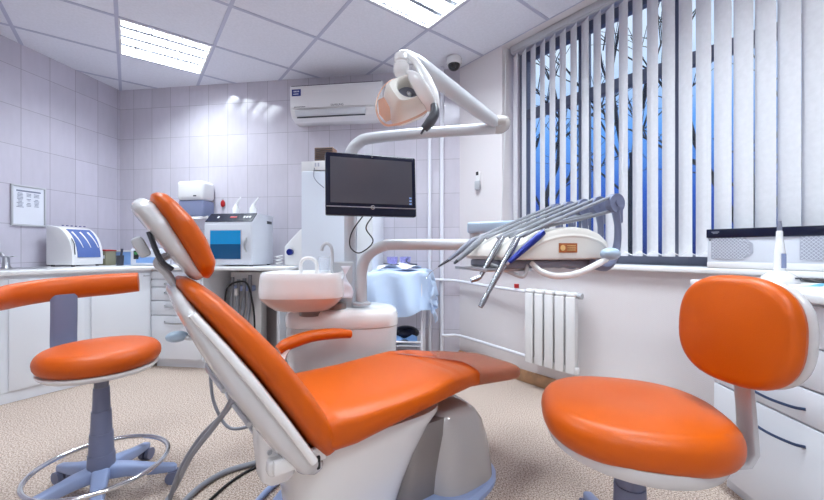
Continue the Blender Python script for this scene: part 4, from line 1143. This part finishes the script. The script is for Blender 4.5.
MB().cyl((.012, -.019, .142), (.012, -.025, .142), .004).build('screw', 'dark', rb)
b = MB(); b.box((.035, -.0305, .181), (.03, .002, .004)); b.box((.035, -.0305, .175), (.02, .002, .003)); b.build('logo_mark', 'grey', rb)
# curing lamp on its stand
lc = at(779.5, 0, 1.50)
cl = thing('curing_light', 'white cordless curing light standing upright on its charging base', 'curing light', (lc.x, lc.y, .866), 0)
MB().lathe([(.001, 0), (.058, 0), (.06, .006), (.055, .025), (.03, .045), (.02, .05), (.001, .05)], 32).build('charging_base', 'white', cl)
MB().box((.02, -.052, .022), (.03, .01, .006), rz=.3).build('base_button', 'dark', cl)
o = MB().lathe([(.001, .045), (.017, .045), (.0185, .06), (.018, .12), (.014, .16), (.0125, .17), (.011, .19), (.0105, .21), (.008, .213), (.001, .213)], 24).build('body', 'white', cl)
MB().box((0, -.0175, .09), (.018, .006, .06), bev=.002).build('display', 'disp', o)
MB().lathe([(.001, .212), (.008, .212), (.0075, .24), (.006, .245), (.006, .252), (.001, .252)], 18).build('tip', 'grey', cl)
pz = at(817, 0, 1.30)
pp = thing('leaflet', 'white leaflet with a light blue wave on the desk', 'leaflet', (pz.x + .06, pz.y, .8665), .35)
MB().box((0, 0, .002), (.26, .19, .004)).build('sheet', 'paper', pp)
MB().tube([(-.12, .06, .0045), (-.05, .03, .0045), (.03, .05, .0045), (.12, .075, .0045)], [.003, .016, .012, .004], 8, k=5, flat=(1, .05)).build('wave_print', 'wave', pp)
tag(MB().tube([at(797, 0, 1.58).to_2d().to_3d() + Vector((0, 0, .872)), at(812, 0, 1.5).to_2d().to_3d() + Vector((0, 0, .871)), at(830, 0, 1.45).to_2d().to_3d() + Vector((0, 0, .871))], .005, 6, k=4).build('cable', 'black'), 'black cable on the desk right of the curing light', 'cable')

# ------------------------------------------------------------------ world, camera, view
wd_ = bpy.data.worlds.new('World'); SC.world = wd_; wd_.use_nodes = True
nt = wd_.node_tree; bg = nt.nodes['Background']
tc = nt.nodes.new('ShaderNodeTexCoord'); sp = nt.nodes.new('ShaderNodeSeparateXYZ'); rp = nt.nodes.new('ShaderNodeValToRGB')
nt.links.new(tc.outputs['Generated'], sp.inputs[0]); nt.links.new(sp.outputs['Z'], rp.inputs['Fac'])
e = rp.color_ramp.elements
e[0].position = 0; e[0].color = lin((20, 40, 110)); e[1].position = .6; e[1].color = lin((225, 238, 255))
x = e.new(.13); x.color = lin((36, 84, 185)); x = e.new(.28); x.color = lin((95, 160, 240)); x = e.new(.42); x.color = lin((205, 228, 255))
nt.links.new(rp.outputs['Color'], bg.inputs['Color']); bg.inputs['Strength'].default_value = 1.0

cam = bpy.data.cameras.new('Camera'); cam.lens = 16; cam.sensor_width = 36; cam.clip_start = .02
co = bpy.data.objects.new('Camera', cam); COL.objects.link(co); co.location = (0, 0, EYE); co.rotation_euler = (PI / 2, 0, 0)
SC.camera = co
vs = SC.view_settings
vs.view_transform = 'Standard'; vs.look = 'None'; vs.gamma = 1; vs.use_curve_mapping = False; vs.exposure = 0.30
SC.cycles.max_bounces = 8; SC.cycles.diffuse_bounces = 5; SC.cycles.glossy_bounces = 4; SC.cycles.transparent_max_bounces = 12
SC.cycles.use_denoising = True
SC.cycles.caustics_reflective = False; SC.cycles.caustics_refractive = False
SC.cycles.sample_clamp_indirect = 6
